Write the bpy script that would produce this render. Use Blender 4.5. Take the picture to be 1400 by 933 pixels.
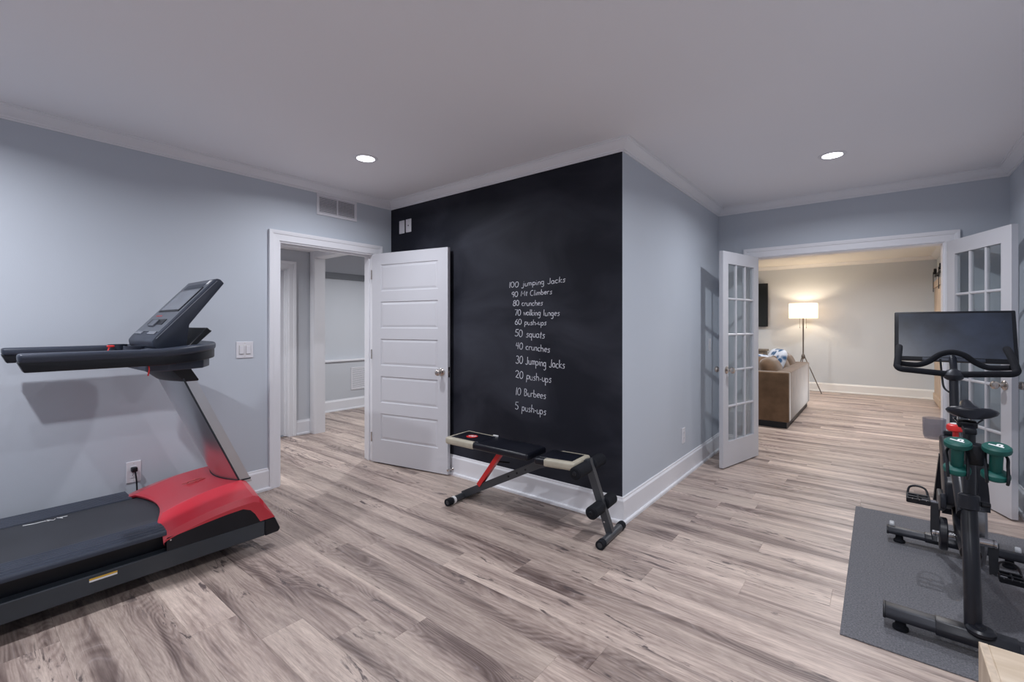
import bpy, bmesh, math, random
from mathutils import Vector, Matrix
R = math.radians
random.seed(7)
S = bpy.context.scene
C = S.collection
for o in list(bpy.data.objects): bpy.data.objects.remove(o)

# ------------------------------------------------------------------ camera, world, exposure
cam_d = bpy.data.cameras.new('camera'); cam = bpy.data.objects.new('camera', cam_d); C.objects.link(cam)
cam.location = (0, 0, 1.33); cam.rotation_euler = (R(90), 0, math.atan2(501, 626))
cam_d.sensor_width = 36; cam_d.lens = 36*626/1400; cam_d.shift_y = -21.5/1400; cam_d.clip_start = .05
S.camera = cam
W = bpy.data.worlds.new('world'); S.world = W; W.use_nodes = True
W.node_tree.nodes['Background'].inputs[0].default_value = (.5, .55, .65, 1)
W.node_tree.nodes['Background'].inputs[1].default_value = .3
S.view_settings.view_transform = 'Standard'; S.view_settings.look = 'None'
S.view_settings.gamma = 1; S.view_settings.use_curve_mapping = False
S.view_settings.exposure = 0.0
P_MAIN = 27.0         # watts of each recessed downlight of the gym
P_FAR = 26.0          # of the lounge
P_HALL = 22.0
SPREAD = 160
LENS = 9.0            # glow of the lens itself
COL_MAIN = (.91, .935, 1.0); COL_FAR = (.97, .96, .98)

# main dimensions
XL, YC, XG, YF, XR, ZC = -3.865, 2.865, -1.343, 5.228, .802, 2.57
YBK = -1.7; WT = .14
YB = 11.1; FX0, FX1 = -4.6, .812

# ------------------------------------------------------------------ materials
def mat(name, col, rough=.5, metal=0, spec=.5, bump=None, trans=0, emit=None, es=1, coat=0, var=None):
    m = bpy.data.materials.new(name); m.use_nodes = True; nt = m.node_tree; b = nt.nodes['Principled BSDF']
    b.inputs['Base Color'].default_value = (*col, 1); b.inputs['Roughness'].default_value = rough
    b.inputs['Metallic'].default_value = metal; b.inputs['Specular IOR Level'].default_value = spec
    b.inputs['Transmission Weight'].default_value = trans; b.inputs['Coat Weight'].default_value = coat
    if emit: b.inputs['Emission Color'].default_value = (*emit, 1); b.inputs['Emission Strength'].default_value = es
    tc = None
    if var or bump: tc = nt.nodes.new('ShaderNodeTexCoord')
    if var:   # (scale, amount): gentle procedural variation of the colour
        n = nt.nodes.new('ShaderNodeTexNoise'); n.inputs['Scale'].default_value = var[0]; n.inputs['Detail'].default_value = 4
        nt.links.new(tc.outputs['Object'], n.inputs['Vector'])
        r = nt.nodes.new('ShaderNodeValToRGB'); a = var[1]
        r.color_ramp.elements[0].position = .3; r.color_ramp.elements[1].position = .7
        r.color_ramp.elements[0].color = (*[max(0, c*(1-a)) for c in col], 1); r.color_ramp.elements[1].color = (*[min(1, c*(1+a)) for c in col], 1)
        nt.links.new(n.outputs['Fac'], r.inputs[0]); nt.links.new(r.outputs[0], b.inputs['Base Color'])
    if bump:  # (scale, strength)
        n = nt.nodes.new('ShaderNodeTexNoise'); n.inputs['Scale'].default_value = bump[0]; n.inputs['Detail'].default_value = 3
        nt.links.new(tc.outputs['Object'], n.inputs['Vector'])
        bp = nt.nodes.new('ShaderNodeBump'); bp.inputs['Strength'].default_value = bump[1]; bp.inputs['Distance'].default_value = .002
        nt.links.new(n.outputs['Fac'], bp.inputs['Height']); nt.links.new(bp.outputs[0], b.inputs['Normal'])
    return m

M = {}
M['wall'] = mat('wall_paint', (.535, .575, .635), .6, bump=(180, .12), var=(.8, .012))
M['ceil'] = mat('ceiling_paint', (.88, .875, .91), .8, bump=(150, .1), var=(.7, .01))
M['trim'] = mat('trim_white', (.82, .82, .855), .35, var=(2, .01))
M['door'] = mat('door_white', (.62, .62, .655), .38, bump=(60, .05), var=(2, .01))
M['farwall'] = mat('lounge_paint', (.63, .66, .68), .6, bump=(180, .1), var=(.8, .012))
M['farceil'] = mat('lounge_ceiling', (.86, .83, .76), .8, var=(.7, .01))
M['fartrim'] = mat('lounge_trim', (.86, .85, .82), .35, var=(2, .01))
M['hallwall'] = mat('hall_paint', (.58, .60, .64), .6, bump=(180, .1), var=(.8, .012))
M['plastic_w'] = mat('white_plastic', (.74, .73, .77), .4, var=(5, .01))
M['socket'] = mat('socket_dark', (.05, .05, .05), .5, var=(5, .05))
M['nickel'] = mat('satin_nickel', (.55, .50, .46), .22, 1, var=(10, .05))
M['black'] = mat('black_plastic', (.006, .007, .011), .42, spec=.35, var=(8, .15), bump=(300, .1))
M['slate'] = mat('slate_plastic', (.036, .044, .066), .42, spec=.4, var=(6, .1), bump=(260, .12))
M['slate2'] = mat('slate_metal', (.03, .038, .048), .36, var=(4, .12))
M['frame_grey'] = mat('bench_steel', (.075, .08, .09), .4, .5, var=(6, .12))
M['rubber'] = mat('foam_rubber', (.009, .010, .014), .85, spec=.25, bump=(220, .5), var=(12, .15))
M['red'] = mat('red_gloss', (.55, .030, .048), .3, coat=.3, var=(3, .06))
M['red2'] = mat('red_mark', (.72, .03, .03), .35, var=(9, .05))
M['red_dull'] = mat('hood_mark', (.55, .09, .09), .4, var=(9, .05))
M['silver'] = mat('brushed_silver', (.62, .62, .64), .3, .9, var=(3, .04))
M['belt'] = mat('treadmill_belt', (.035, .037, .045), .55, bump=(400, .3), var=(2.2, .3))
M['screen'] = mat('screen_glass', (.022, .030, .050), .32, var=(5, .6))
M['panelgrey'] = mat('console_face', (.11, .12, .145), .4, var=(8, .08))
M['lcd'] = mat('lcd', (.20, .215, .25), .25, var=(7, .06))
M['white_mark'] = mat('white_mark', (.8, .8, .8), .5, var=(9, .03))
M['yellow'] = mat('yellow_mark', (.7, .42, .05), .5, var=(9, .05))
M['vinyl'] = mat('black_vinyl', (.007, .008, .014), .33, spec=.4, bump=(90, .15), var=(9, .2))
M['cream'] = mat('cream_vinyl', (.47, .43, .34), .42, bump=(60, .35), var=(14, .12))
M['bike'] = mat('bike_black', (.009, .010, .015), .36, spec=.4, var=(5, .15))
M['bike2'] = mat('bike_satin', (.02, .022, .03), .42, .3, var=(5, .12))
M['steel'] = mat('flywheel_steel', (.26, .265, .28), .3, .7, var=(9, .1))
M['chrome'] = mat('chrome', (.6, .6, .62), .18, 1, var=(9, .03))
M['green'] = mat('green_neoprene', (.0, .085, .070), .55, bump=(160, .2), var=(10, .12))
M['clear'] = mat('clear_wheel', (.7, .72, .75), .2, trans=.3, var=(9, .03))
M['mat'] = mat('rubber_mat', (.13, .13, .143), .8, bump=(350, .6), var=(150, .4))
M['tv'] = mat('tv_glass', (.008, .01, .01), .12, var=(2, .2))
M['lampmetal'] = mat('lamp_bronze', (.20, .17, .15), .35, .8, var=(9, .08))
M['barn'] = mat('barn_wood', (.50, .39, .29), .6, bump=(30, .2), var=(5, .1))
M['darkmetal'] = mat('black_iron', (.015, .015, .016), .5, .3, var=(9, .1))
M['console_wood'] = mat('console_wood', (.14, .115, .09), .55, var=(6, .2), bump=(30, .2))
M['chalkmark'] = mat('chalk', (.70, .71, .77), .9, var=(90, .25), bump=(300, .3))
M['wood_edge'] = mat('ply_edge', (.52, .42, .32), .6, var=(40, .18))
M['shadow_band'] = mat('painted_shadow_band', (.17, .18, .20), .6, var=(5, .05))  # dark grey that imitates the shadow band on the hall end wall
M['pale'] = mat('pale_trim', (.62, .60, .56), .5, var=(9, .05))

def chalkboard():
    m = mat('chalkboard_paint', (.012, .013, .02), .7, spec=.3); nt = m.node_tree; b = nt.nodes['Principled BSDF']
    tc = nt.nodes.new('ShaderNodeTexCoord'); mp = nt.nodes.new('ShaderNodeMapping'); mp.inputs['Scale'].default_value = (1, 1, 1.6)
    nt.links.new(tc.outputs['Object'], mp.inputs[0])
    n = nt.nodes.new('ShaderNodeTexNoise'); n.inputs['Scale'].default_value = 1.3; n.inputs['Detail'].default_value = 7; n.inputs['Distortion'].default_value = .7
    nt.links.new(mp.outputs[0], n.inputs['Vector'])
    r = nt.nodes.new('ShaderNodeValToRGB'); e = r.color_ramp.elements
    e[0].position = .38; e[0].color = (.0065, .0075, .0145, 1); e[1].position = .78; e[1].color = (.040, .043, .058, 1)
    nt.links.new(n.outputs['Fac'], r.inputs[0]); nt.links.new(r.outputs[0], b.inputs['Base Color'])
    return m
M['chalk'] = chalkboard()

def leather_sofa():
    m = mat('brown_velvet', (.19, .11, .06), .85, bump=(120, .4)); nt = m.node_tree; b = nt.nodes['Principled BSDF']
    tc = nt.nodes.new('ShaderNodeTexCoord'); n = nt.nodes.new('ShaderNodeTexNoise'); n.inputs['Scale'].default_value = 7; n.inputs['Detail'].default_value = 6
    nt.links.new(tc.outputs['Object'], n.inputs['Vector']); r = nt.nodes.new('ShaderNodeValToRGB'); e = r.color_ramp.elements
    e[0].position = .3; e[0].color = (.098, .056, .028, 1); e[1].position = .7; e[1].color = (.165, .098, .055, 1)
    nt.links.new(n.outputs['Fac'], r.inputs[0]); nt.links.new(r.outputs[0], b.inputs['Base Color'])
    b.inputs['Sheen Weight'].default_value = .5; b.inputs['Sheen Roughness'].default_value = .4
    return m
M['sofa'] = leather_sofa()

def pillow_print():
    m = mat('blue_print_fabric', (.6, .64, .7), .8); nt = m.node_tree; b = nt.nodes['Principled BSDF']
    tc = nt.nodes.new('ShaderNodeTexCoord'); n = nt.nodes.new('ShaderNodeTexVoronoi'); n.inputs['Scale'].default_value = 9
    nt.links.new(tc.outputs['Object'], n.inputs['Vector']); r = nt.nodes.new('ShaderNodeValToRGB'); e = r.color_ramp.elements
    e[0].position = .30; e[0].color = (.03, .10, .22, 1); e[1].position = .48; e[1].color = (.62, .66, .74, 1)
    nt.links.new(n.outputs['Distance'], r.inputs[0]); nt.links.new(r.outputs[0], b.inputs['Base Color'])
    return m
M['pillow'] = pillow_print()

def glass_mat():
    m = bpy.data.materials.new('window_glass'); m.use_nodes = True; nt = m.node_tree; nt.nodes.clear()
    out = nt.nodes.new('ShaderNodeOutputMaterial'); mix = nt.nodes.new('ShaderNodeMixShader')
    t = nt.nodes.new('ShaderNodeBsdfTransparent'); t.inputs[0].default_value = (.93, .95, .95, 1)
    g = nt.nodes.new('ShaderNodeBsdfGlossy'); g.inputs['Roughness'].default_value = .02
    lw = nt.nodes.new('ShaderNodeLayerWeight'); lw.inputs[0].default_value = .5
    pw = nt.nodes.new('ShaderNodeMath'); pw.operation = 'POWER'; pw.inputs[1].default_value = 5; nt.links.new(lw.outputs['Facing'], pw.inputs[0])
    f = nt.nodes.new('ShaderNodeMath'); f.operation = 'MULTIPLY_ADD'; f.inputs[1].default_value = .96; f.inputs[2].default_value = .04; nt.links.new(pw.outputs[0], f.inputs[0])
    nt.links.new(f.outputs[0], mix.inputs[0]); nt.links.new(t.outputs[0], mix.inputs[1]); nt.links.new(g.outputs[0], mix.inputs[2]); nt.links.new(mix.outputs[0], out.inputs[0])
    return m
M['glass'] = glass_mat()
def cup_mat():
    m = bpy.data.materials.new('smoky_clear_plastic'); m.use_nodes = True; nt = m.node_tree; nt.nodes.clear()
    out = nt.nodes.new('ShaderNodeOutputMaterial'); mix = nt.nodes.new('ShaderNodeMixShader'); mix.inputs[0].default_value = .22
    t = nt.nodes.new('ShaderNodeBsdfTransparent'); t.inputs[0].default_value = (.80, .80, .83, 1)
    g = nt.nodes.new('ShaderNodeBsdfPrincipled'); g.inputs['Base Color'].default_value = (.30, .30, .34, 1); g.inputs['Roughness'].default_value = .2
    nt.links.new(t.outputs[0], mix.inputs[1]); nt.links.new(g.outputs[0], mix.inputs[2]); nt.links.new(mix.outputs[0], out.inputs[0])
    return m
M['cup'] = cup_mat()
def shade_mat():
    m = bpy.data.materials.new('linen_shade'); m.use_nodes = True; nt = m.node_tree; nt.nodes.clear()
    out = nt.nodes.new('ShaderNodeOutputMaterial'); mix = nt.nodes.new('ShaderNodeMixShader'); mix.inputs[0].default_value = .55
    d = nt.nodes.new('ShaderNodeBsdfDiffuse'); d.inputs[0].default_value = (.8, .74, .66, 1)
    t = nt.nodes.new('ShaderNodeBsdfTranslucent'); t.inputs[0].default_value = (.85, .72, .58, 1)
    nt.links.new(d.outputs[0], mix.inputs[1]); nt.links.new(t.outputs[0], mix.inputs[2]); nt.links.new(mix.outputs[0], out.inputs[0])
    return m
M['shade'] = shade_mat()
def emis(name, col, s):
    m = bpy.data.materials.new(name); m.use_nodes = True; nt = m.node_tree; nt.nodes.clear()
    out = nt.nodes.new('ShaderNodeOutputMaterial'); e = nt.nodes.new('ShaderNodeEmission'); e.inputs[0].default_value = (*col, 1); e.inputs[1].default_value = s
    nt.links.new(e.outputs[0], out.inputs[0]); return m
M['lens_main'] = emis('lens_main', COL_MAIN, LENS)
M['lens_far'] = emis('lens_lounge', COL_FAR, LENS)
M['lens_hall'] = emis('lens_hall', (.95, .96, 1), LENS)
M['bulb'] = emis('lamp_bulb', (1, .80, .58), 190)

# wood floor: one grain group, fed with a per-plank random number
def grain_group():
    g = bpy.data.node_groups.new('plank_grain', 'ShaderNodeTree')
    g.interface.new_socket('Random', in_out='INPUT', socket_type='NodeSocketFloat')
    g.interface.new_socket('Color', in_out='OUTPUT', socket_type='NodeSocketColor')
    g.interface.new_socket('Rough', in_out='OUTPUT', socket_type='NodeSocketFloat')
    N, Lk = g.nodes, g.links
    gi, go = N.new('NodeGroupInput'), N.new('NodeGroupOutput')
    geo = N.new('ShaderNodeNewGeometry')
    off = N.new('ShaderNodeCombineXYZ')
    for k, f in enumerate((37.3, 91.7, 13.1)):
        mm = N.new('ShaderNodeMath'); mm.operation = 'MULTIPLY'; mm.inputs[1].default_value = f
        Lk.new(gi.outputs[0], mm.inputs[0]); Lk.new(mm.outputs[0], off.inputs[k])
    add = N.new('ShaderNodeVectorMath'); add.operation = 'ADD'; Lk.new(geo.outputs['Position'], add.inputs[0]); Lk.new(off.outputs[0], add.inputs[1])
    def noise(sc, detail, rough, dist, seedz=0):
        mp = N.new('ShaderNodeMapping'); mp.inputs['Scale'].default_value = sc; mp.inputs['Location'].default_value = (seedz, seedz*.7, seedz)
        Lk.new(add.outputs[0], mp.inputs[0]); n = N.new('ShaderNodeTexNoise'); n.inputs['Scale'].default_value = 1
        n.inputs['Detail'].default_value = detail; n.inputs['Roughness'].default_value = rough; n.inputs['Distortion'].default_value = dist
        Lk.new(mp.outputs[0], n.inputs['Vector']); return n.outputs['Fac']
    def ramp(src, p0, c0, p1, c1, mid=None):
        r = N.new('ShaderNodeValToRGB'); e = r.color_ramp.elements
        e[0].position, e[0].color = p0, (*c0, 1); e[1].position, e[1].color = p1, (*c1, 1)
        if mid: x = e.new(mid[0]); x.color = (*mid[1], 1)
        Lk.new(src, r.inputs[0]); return r.outputs[0]
    def mixc(kind, fac, a, b):
        m = N.new('ShaderNodeMix'); m.data_type = 'RGBA'; m.blend_type = kind
        if isinstance(fac, float): m.inputs[0].default_value = fac
        else: Lk.new(fac, m.inputs[0])
        for s, i in ((a, 6), (b, 7)):
            if isinstance(s, tuple): m.inputs[i].default_value = (*s, 1)
            else: Lk.new(s, m.inputs[i])
        return m.outputs[2]
    streak = noise((.55, 6.8, 1), 5, .62, .55)
    col = ramp(streak, .34, (.197, .148, .132), .63, (.62, .512, .438), (.47, (.432, .346, .300)))
    dark = ramp(streak, .38, (1, 1, 1), .56, (0, 0, 0))
    # cathedral figure: contour lines of a stretched noise field
    fld = noise((.95, 5.2, 1), 1.5, .45, .35, 41)
    mm = N.new('ShaderNodeMath'); mm.operation = 'MULTIPLY'; mm.inputs[1].default_value = 30; Lk.new(fld, mm.inputs[0])
    fr = N.new('ShaderNodeMath'); fr.operation = 'PINGPONG'; fr.inputs[1].default_value = .5; Lk.new(mm.outputs[0], fr.inputs[0])
    wmask = mixc('MIX', .22, dark, (.5, .5, .5))
    col = mixc('MULTIPLY', wmask, col, ramp(fr.outputs[0], .06, (.66, .62, .62), .30, (1.0, 1.0, 1.0)))
    col = mixc('ADD', dark, col, ramp(fr.outputs[0], .40, (0, 0, 0), .50, (.07, .068, .072)))
    med = noise((3.6, 66, 1), 5, .70, .4, 3)
    col = mixc('MULTIPLY', 1.0, col, ramp(med, .34, (.80, .77, .77), .58, (1.06, 1.06, 1.06)))
    fine = noise((22, 240, 1), 2, .6, .2, 9)
    col = mixc('MULTIPLY', 1.0, col, ramp(fine, .32, (.86, .85, .85), .68, (1.09, 1.09, 1.10)))
    # knots and checks: short dark dashes along the grain
    kn = ramp(noise((3.4, 17, 1), 4, .66, 1.6, 17), .565, (0, 0, 0), .64, (.92, .92, .92))
    gate = ramp(noise((1.1, 5.0, 1), 2, .5, .3, 29), .52, (0, 0, 0), .60, (1, 1, 1))
    km = mixc('MULTIPLY', 1.0, kn, gate)
    col = mixc('MIX', km, col, (.095, .072, .072))
    tone = N.new('ShaderNodeMapRange'); tone.inputs['To Min'].default_value = .84; tone.inputs['To Max'].default_value = 1.14
    fr = N.new('ShaderNodeMath'); fr.operation = 'FRACT'; mm = N.new('ShaderNodeMath'); mm.operation = 'MULTIPLY'; mm.inputs[1].default_value = 7.77
    Lk.new(gi.outputs[0], mm.inputs[0]); Lk.new(mm.outputs[0], fr.inputs[0]); Lk.new(fr.outputs[0], tone.inputs['Value'])
    cc = N.new('ShaderNodeCombineXYZ')
    for k in range(3): Lk.new(tone.outputs[0], cc.inputs[k])
    col = mixc('MULTIPLY', 1.0, col, cc.outputs[0])
    rr = N.new('ShaderNodeMapRange'); rr.inputs['To Min'].default_value = .34; rr.inputs['To Max'].default_value = .52
    Lk.new(fine, rr.inputs['Value'])
    Lk.new(col, go.inputs['Color']); Lk.new(rr.outputs[0], go.inputs['Rough'])
    return g
GG = grain_group()
ROW0, ROWW, PL = .494, .178, 1.524
def plank_mat():
    m = mat('oak_plank', (.3, .25, .24)); nt = m.node_tree; b = nt.nodes['Principled BSDF']
    g = nt.nodes.new('ShaderNodeGroup'); g.node_tree = GG; oi = nt.nodes.new('ShaderNodeObjectInfo')
    nt.links.new(oi.outputs['Random'], g.inputs[0]); nt.links.new(g.outputs[0], b.inputs['Base Color']); nt.links.new(g.outputs[1], b.inputs['Roughness'])
    return m
def floor_far_mat():      # beyond the built planks: same boards, in the material
    m = mat('oak_floor_far', (.3, .25, .24)); nt = m.node_tree; b = nt.nodes['Principled BSDF']; N, Lk = nt.nodes, nt.links
    geo = N.new('ShaderNodeNewGeometry'); sp = N.new('ShaderNodeSeparateXYZ'); Lk.new(geo.outputs['Position'], sp.inputs[0])
    def mth(op, a, bv=None):
        x = N.new('ShaderNodeMath'); x.operation = op
        for i, v in enumerate((a, bv)):
            if v is None: continue
            if isinstance(v, (int, float)): x.inputs[i].default_value = v
            else: Lk.new(v, x.inputs[i])
        return x.outputs[0]
    row = mth('FLOOR', mth('DIVIDE', mth('SUBTRACT', sp.outputs[1], ROW0), ROWW))
    wn = N.new('ShaderNodeTexWhiteNoise'); wn.noise_dimensions = '1D'; Lk.new(row, wn.inputs['W'])
    colm = mth('FLOOR', mth('ADD', mth('DIVIDE', sp.outputs[0], PL), mth('MULTIPLY', wn.outputs[0], 5)))
    cb = N.new('ShaderNodeCombineXYZ'); Lk.new(row, cb.inputs[0]); Lk.new(colm, cb.inputs[1])
    w2 = N.new('ShaderNodeTexWhiteNoise'); w2.noise_dimensions = '2D'; Lk.new(cb.outputs[0], w2.inputs['Vector'])
    g = N.new('ShaderNodeGroup'); g.node_tree = GG
    Lk.new(w2.outputs[0], g.inputs[0]); Lk.new(g.outputs[0], b.inputs['Base Color']); Lk.new(g.outputs[1], b.inputs['Roughness'])
    return m
M['plank'] = plank_mat(); M['floor_far'] = floor_far_mat()
def ply_mat():
    m = mat('birch_plywood', (.62, .50, .37), .55); nt = m.node_tree; b = nt.nodes['Principled BSDF']
    tc = nt.nodes.new('ShaderNodeTexCoord'); mp = nt.nodes.new('ShaderNodeMapping'); mp.inputs['Scale'].default_value = (3, 22, 3)
    nt.links.new(tc.outputs['Object'], mp.inputs[0]); n = nt.nodes.new('ShaderNodeTexNoise'); n.inputs['Scale'].default_value = 1.5; n.inputs['Detail'].default_value = 5
    nt.links.new(mp.outputs[0], n.inputs['Vector']); r = nt.nodes.new('ShaderNodeValToRGB'); e = r.color_ramp.elements
    e[0].position = .3; e[0].color = (.48, .37, .26, 1); e[1].position = .7; e[1].color = (.64, .53, .41, 1)
    nt.links.new(n.outputs['Fac'], r.inputs[0]); nt.links.new(r.outputs[0], b.inputs['Base Color']); return m
M['ply'] = ply_mat()

# ------------------------------------------------------------------ mesh helpers
def B(): return bmesh.new()
def box(bm, x0, x1, y0, y1, z0, z1, bev=0, seg=2, mi=0):
    t = bmesh.new(); bmesh.ops.create_cube(t, size=1)
    for v in t.verts: v.co = Vector(((x0+x1)/2+v.co.x*(x1-x0), (y0+y1)/2+v.co.y*(y1-y0), (z0+z1)/2+v.co.z*(z1-z0)))
    if bev: bmesh.ops.bevel(t, geom=list(t.edges), offset=bev, segments=seg, affect='EDGES', profile=.5)
    join(bm, t, mi); return bm
def join(bm, t, mi=0, M4=None):
    vm = {}
    for v in t.verts: vm[v] = bm.verts.new(M4 @ v.co if M4 else v.co)
    for f in t.faces:
        try: nf = bm.faces.new([vm[v] for v in f.verts]); nf.material_index = mi or f.material_index
        except ValueError: pass
    t.free()
def prism(bm, pts, axis, a0, a1, bev=0, seg=2):
    """polygon pts in the plane across axis ('X': (y,z); 'Y': (x,z); 'Z': (x,y)), pulled from a0 to a1"""
    t = bmesh.new()
    def mk(p, a): return {'X': (a, p[0], p[1]), 'Y': (p[0], a, p[1]), 'Z': (p[0], p[1], a)}[axis]
    r0 = [t.verts.new(mk(p, a0)) for p in pts]; r1 = [t.verts.new(mk(p, a1)) for p in pts]; n = len(pts)
    t.faces.new(r0); t.faces.new(r1)
    for i in range(n): t.faces.new([r0[i], r0[(i+1) % n], r1[(i+1) % n], r1[i]])
    bmesh.ops.recalc_face_normals(t, faces=t.faces)
    if bev: bmesh.ops.bevel(t, geom=list(t.edges), offset=bev, segments=seg, affect='EDGES', profile=.5)
    join(bm, t); return bm
def frame_at(d):
    d = d.normalized(); up = Vector((0, 0, 1)) if abs(d.z) < .95 else Vector((1, 0, 0))
    a = d.cross(up).normalized(); return a, a.cross(d).normalized()
def tube(bm, pts, r, seg=12, cap=True, closed=False, square=False, flat=1.0):
    P = [Vector(p) for p in pts]; n = len(P); rr = r if isinstance(r, (list, tuple)) else [r]*n
    rings = []; pa = None
    for i in range(n):
        if closed: d = P[(i+1) % n]-P[i-1]
        else: d = (P[min(i+1, n-1)]-P[max(i-1, 0)])
        a, b = frame_at(d)
        if pa is not None:
            d = d.normalized(); a = (pa - d*pa.dot(d)).normalized(); b = a.cross(d).normalized()
        pa = a; ring = []
        if square:
            offs = [(-1, -1), (1, -1), (1, 1), (-1, 1)]
            for q in offs: ring.append(bm.verts.new(P[i]+a*q[0]*rr[i]+b*q[1]*rr[i]*flat))
        else:
            for k in range(seg):
                t = 2*math.pi*k/seg; ring.append(bm.verts.new(P[i]+a*math.cos(t)*rr[i]+b*math.sin(t)*rr[i]*flat))
        rings.append(ring)
    m = len(rings[0])
    for i in range(n if closed else n-1):
        r0, r1 = rings[i], rings[(i+1) % n]
        for k in range(m): bm.faces.new([r0[k], r0[(k+1) % m], r1[(k+1) % m], r1[k]])
    if cap and not closed: bm.faces.new(rings[0][::-1]); bm.faces.new(rings[-1])
    return bm
def smooth_path(pts, sub=6, closed=False):
    P = [Vector(p) for p in pts]; out = []; n = len(P)
    rng = range(n) if closed else range(n-1)
    for i in rng:
        if closed: p0, p1, p2, p3 = P[i-1], P[i], P[(i+1) % n], P[(i+2) % n]
        else: p0, p1, p2, p3 = P[max(i-1, 0)], P[i], P[i+1], P[min(i+2, n-1)]
        for k in range(sub):
            t = k/sub
            out.append(.5*((2*p1)+(-p0+p2)*t+(2*p0-5*p1+4*p2-p3)*t*t+(-p0+3*p1-3*p2+p3)*t**3))
    if not closed: out.append(P[-1])
    return out
def lathe(bm, prof, seg=20, M4=None, close=True):
    """prof: (r, z) pairs turned about Z, then moved by M4"""
    M4 = M4 or Matrix(); rings = []
    for r, z in prof:
        if r < 1e-6: rings.append([bm.verts.new(M4 @ Vector((0, 0, z)))])
        else: rings.append([bm.verts.new(M4 @ Vector((r*math.cos(2*math.pi*k/seg), r*math.sin(2*math.pi*k/seg), z))) for k in range(seg)])
    for a, b in zip(rings, rings[1:]):
        for k in range(seg):
            q = [a[k % len(a)], a[(k+1) % seg % len(a)], b[(k+1) % seg % len(b)], b[k % len(b)]]
            u = []
            for v in q:
                if v not in u: u.append(v)
            if len(u) > 2: bm.faces.new(u)
    if close:
        if len(rings[0]) > 1: bm.faces.new(rings[0][::-1])
        if len(rings[-1]) > 1: bm.faces.new(rings[-1])
    return bm
def T(x, y, z): return Matrix.Translation((x, y, z))
def aim(p, d):   # matrix that puts local Z along d at p
    return T(*p) @ Vector(d).to_track_quat('Z', 'Y').to_matrix().to_4x4()
def cyl(bm, p, d, r, L, seg=16, bev=0):
    pr = [(r, 0), (r, L)] if not bev else [(r-bev, 0), (r, bev), (r, L-bev), (r-bev, L)]
    return lathe(bm, pr, seg, aim(p, d))
OFF = {}
def obj(name, bm, m, parent=None, world=True, ang=35, kind=None):
    """link bm as one mesh object; world=True: geometry given in room coordinates"""
    if parent is not None and world:
        o_ = OFF.get(parent.name, Vector())
        if o_.length: bmesh.ops.translate(bm, verts=bm.verts, vec=-o_)
    bmesh.ops.recalc_face_normals(bm, faces=bm.faces)
    me = bpy.data.meshes.new(name); bm.to_mesh(me); bm.free()
    for mm in (m if isinstance(m, (list, tuple)) else [m]): me.materials.append(M[mm] if isinstance(mm, str) else mm)
    if ang:
        for p in me.polygons: p.use_smooth = True
        me.set_sharp_from_angle(angle=R(ang))
    o = bpy.data.objects.new(name, me); C.objects.link(o)
    if parent is not None:
        o.parent = parent; OFF[o.name] = OFF.get(parent.name, Vector())
    if kind: o['kind'] = kind
    return o
def tag(o, label, cat, group=None, kind=None):
    o['label'] = label; o['category'] = cat
    if group: o['group'] = group
    if kind: o['kind'] = kind
    return o
def thing(name, label, cat, loc=(0, 0, 0), rz=0, group=None, kind=None):
    o = bpy.data.objects.new(name, None); C.objects.link(o); o.location = loc; o.rotation_euler = (0, 0, rz)
    o.empty_display_size = .1; OFF[o.name] = Vector(loc)
    return tag(o, label, cat, group, kind)
def part_label(o, s): o['label'] = s; return o
def copy_tree(o, parent=None):
    c = o.copy(); C.objects.link(c); c.parent = parent; OFF[c.name] = OFF.get(o.name, Vector())
    for ch in [x for x in bpy.data.objects if x.parent == o]: copy_tree(ch, c)
    return c
def sweep(bm, prof, path, closed=False, side=1):
    """moulding: prof = (out, z) pairs, path = (x, y) corners; 'out' is to the left of travel when side=1"""
    P = [Vector((p[0], p[1])) for p in path]; n = len(P); rings = []
    for i in range(n):
        def nrm(a, b):
            d = (b-a).normalized(); return Vector((-d.y, d.x))*side
        if closed or 0 < i < n-1:
            n0, n1 = nrm(P[i-1], P[i]), nrm(P[i], P[(i+1) % n]); mvec = (n0+n1); mvec = mvec/ (mvec.dot(n0))
        elif i == 0: mvec = nrm(P[0], P[1])
        else: mvec = nrm(P[-2], P[-1])
        rings.append([bm.verts.new((P[i].x+mvec.x*o_, P[i].y+mvec.y*o_, z)) for o_, z in prof])
    m = len(prof)
    for i in range(n if closed else n-1):
        a, b = rings[i], rings[(i+1) % n]
        for k in range(m): bm.faces.new([a[k], a[(k+1) % m], b[(k+1) % m], b[k]])
    if not closed: bm.faces.new(rings[0]); bm.faces.new(rings[-1][::-1])
    return bm

# ================================================================== THE SETTING
def struct(name, bm, m, label, cat, ang=0):
    return tag(obj(name, bm, m, ang=ang), label, cat, kind='structure')
# ---- floor: base slabs, and the planks of the gym built one by one
b = B()
box(b, XL-.01, XR+.15, YBK-.15, ROW0-3*ROWW-.001, -.1, 0)                      # behind the camera
box(b, XL-.14, XR+.15, ROW0-3*ROWW-.001, YF, -.1, -.011)                       # bed under the planks
box(b, -5.6, XL-.14, 1.562, 2.808, -.1, -.011)
box(b, FX0-.2, FX1+.2, YF, YB+.2, -.1, 0)                                      # lounge
box(b, -7.0, XL-.14, .2, 1.562, -.1, 0); box(b, -7.0, XG-.14, 2.808, 5.4, -.1, 0) if False else box(b, -7.0, XL-.14, 2.808, 5.4, -.1, 0)
floor = struct('floor', b, 'floor_far', 'grey brown oak plank floor running through all rooms', 'floor')
known = {4: -1.605, 5: -1.007, 6: -.877, 7: -1.886, 8: -1.536, 9: -1.14, 10: -.965, 11: -.54, 15: -.996, 18: -.70, 1: -2.30, 0: -2.80, 2: -2.04, 3: -1.80, 12: -.18}
rng = random.Random(3); pmesh = {}
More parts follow.
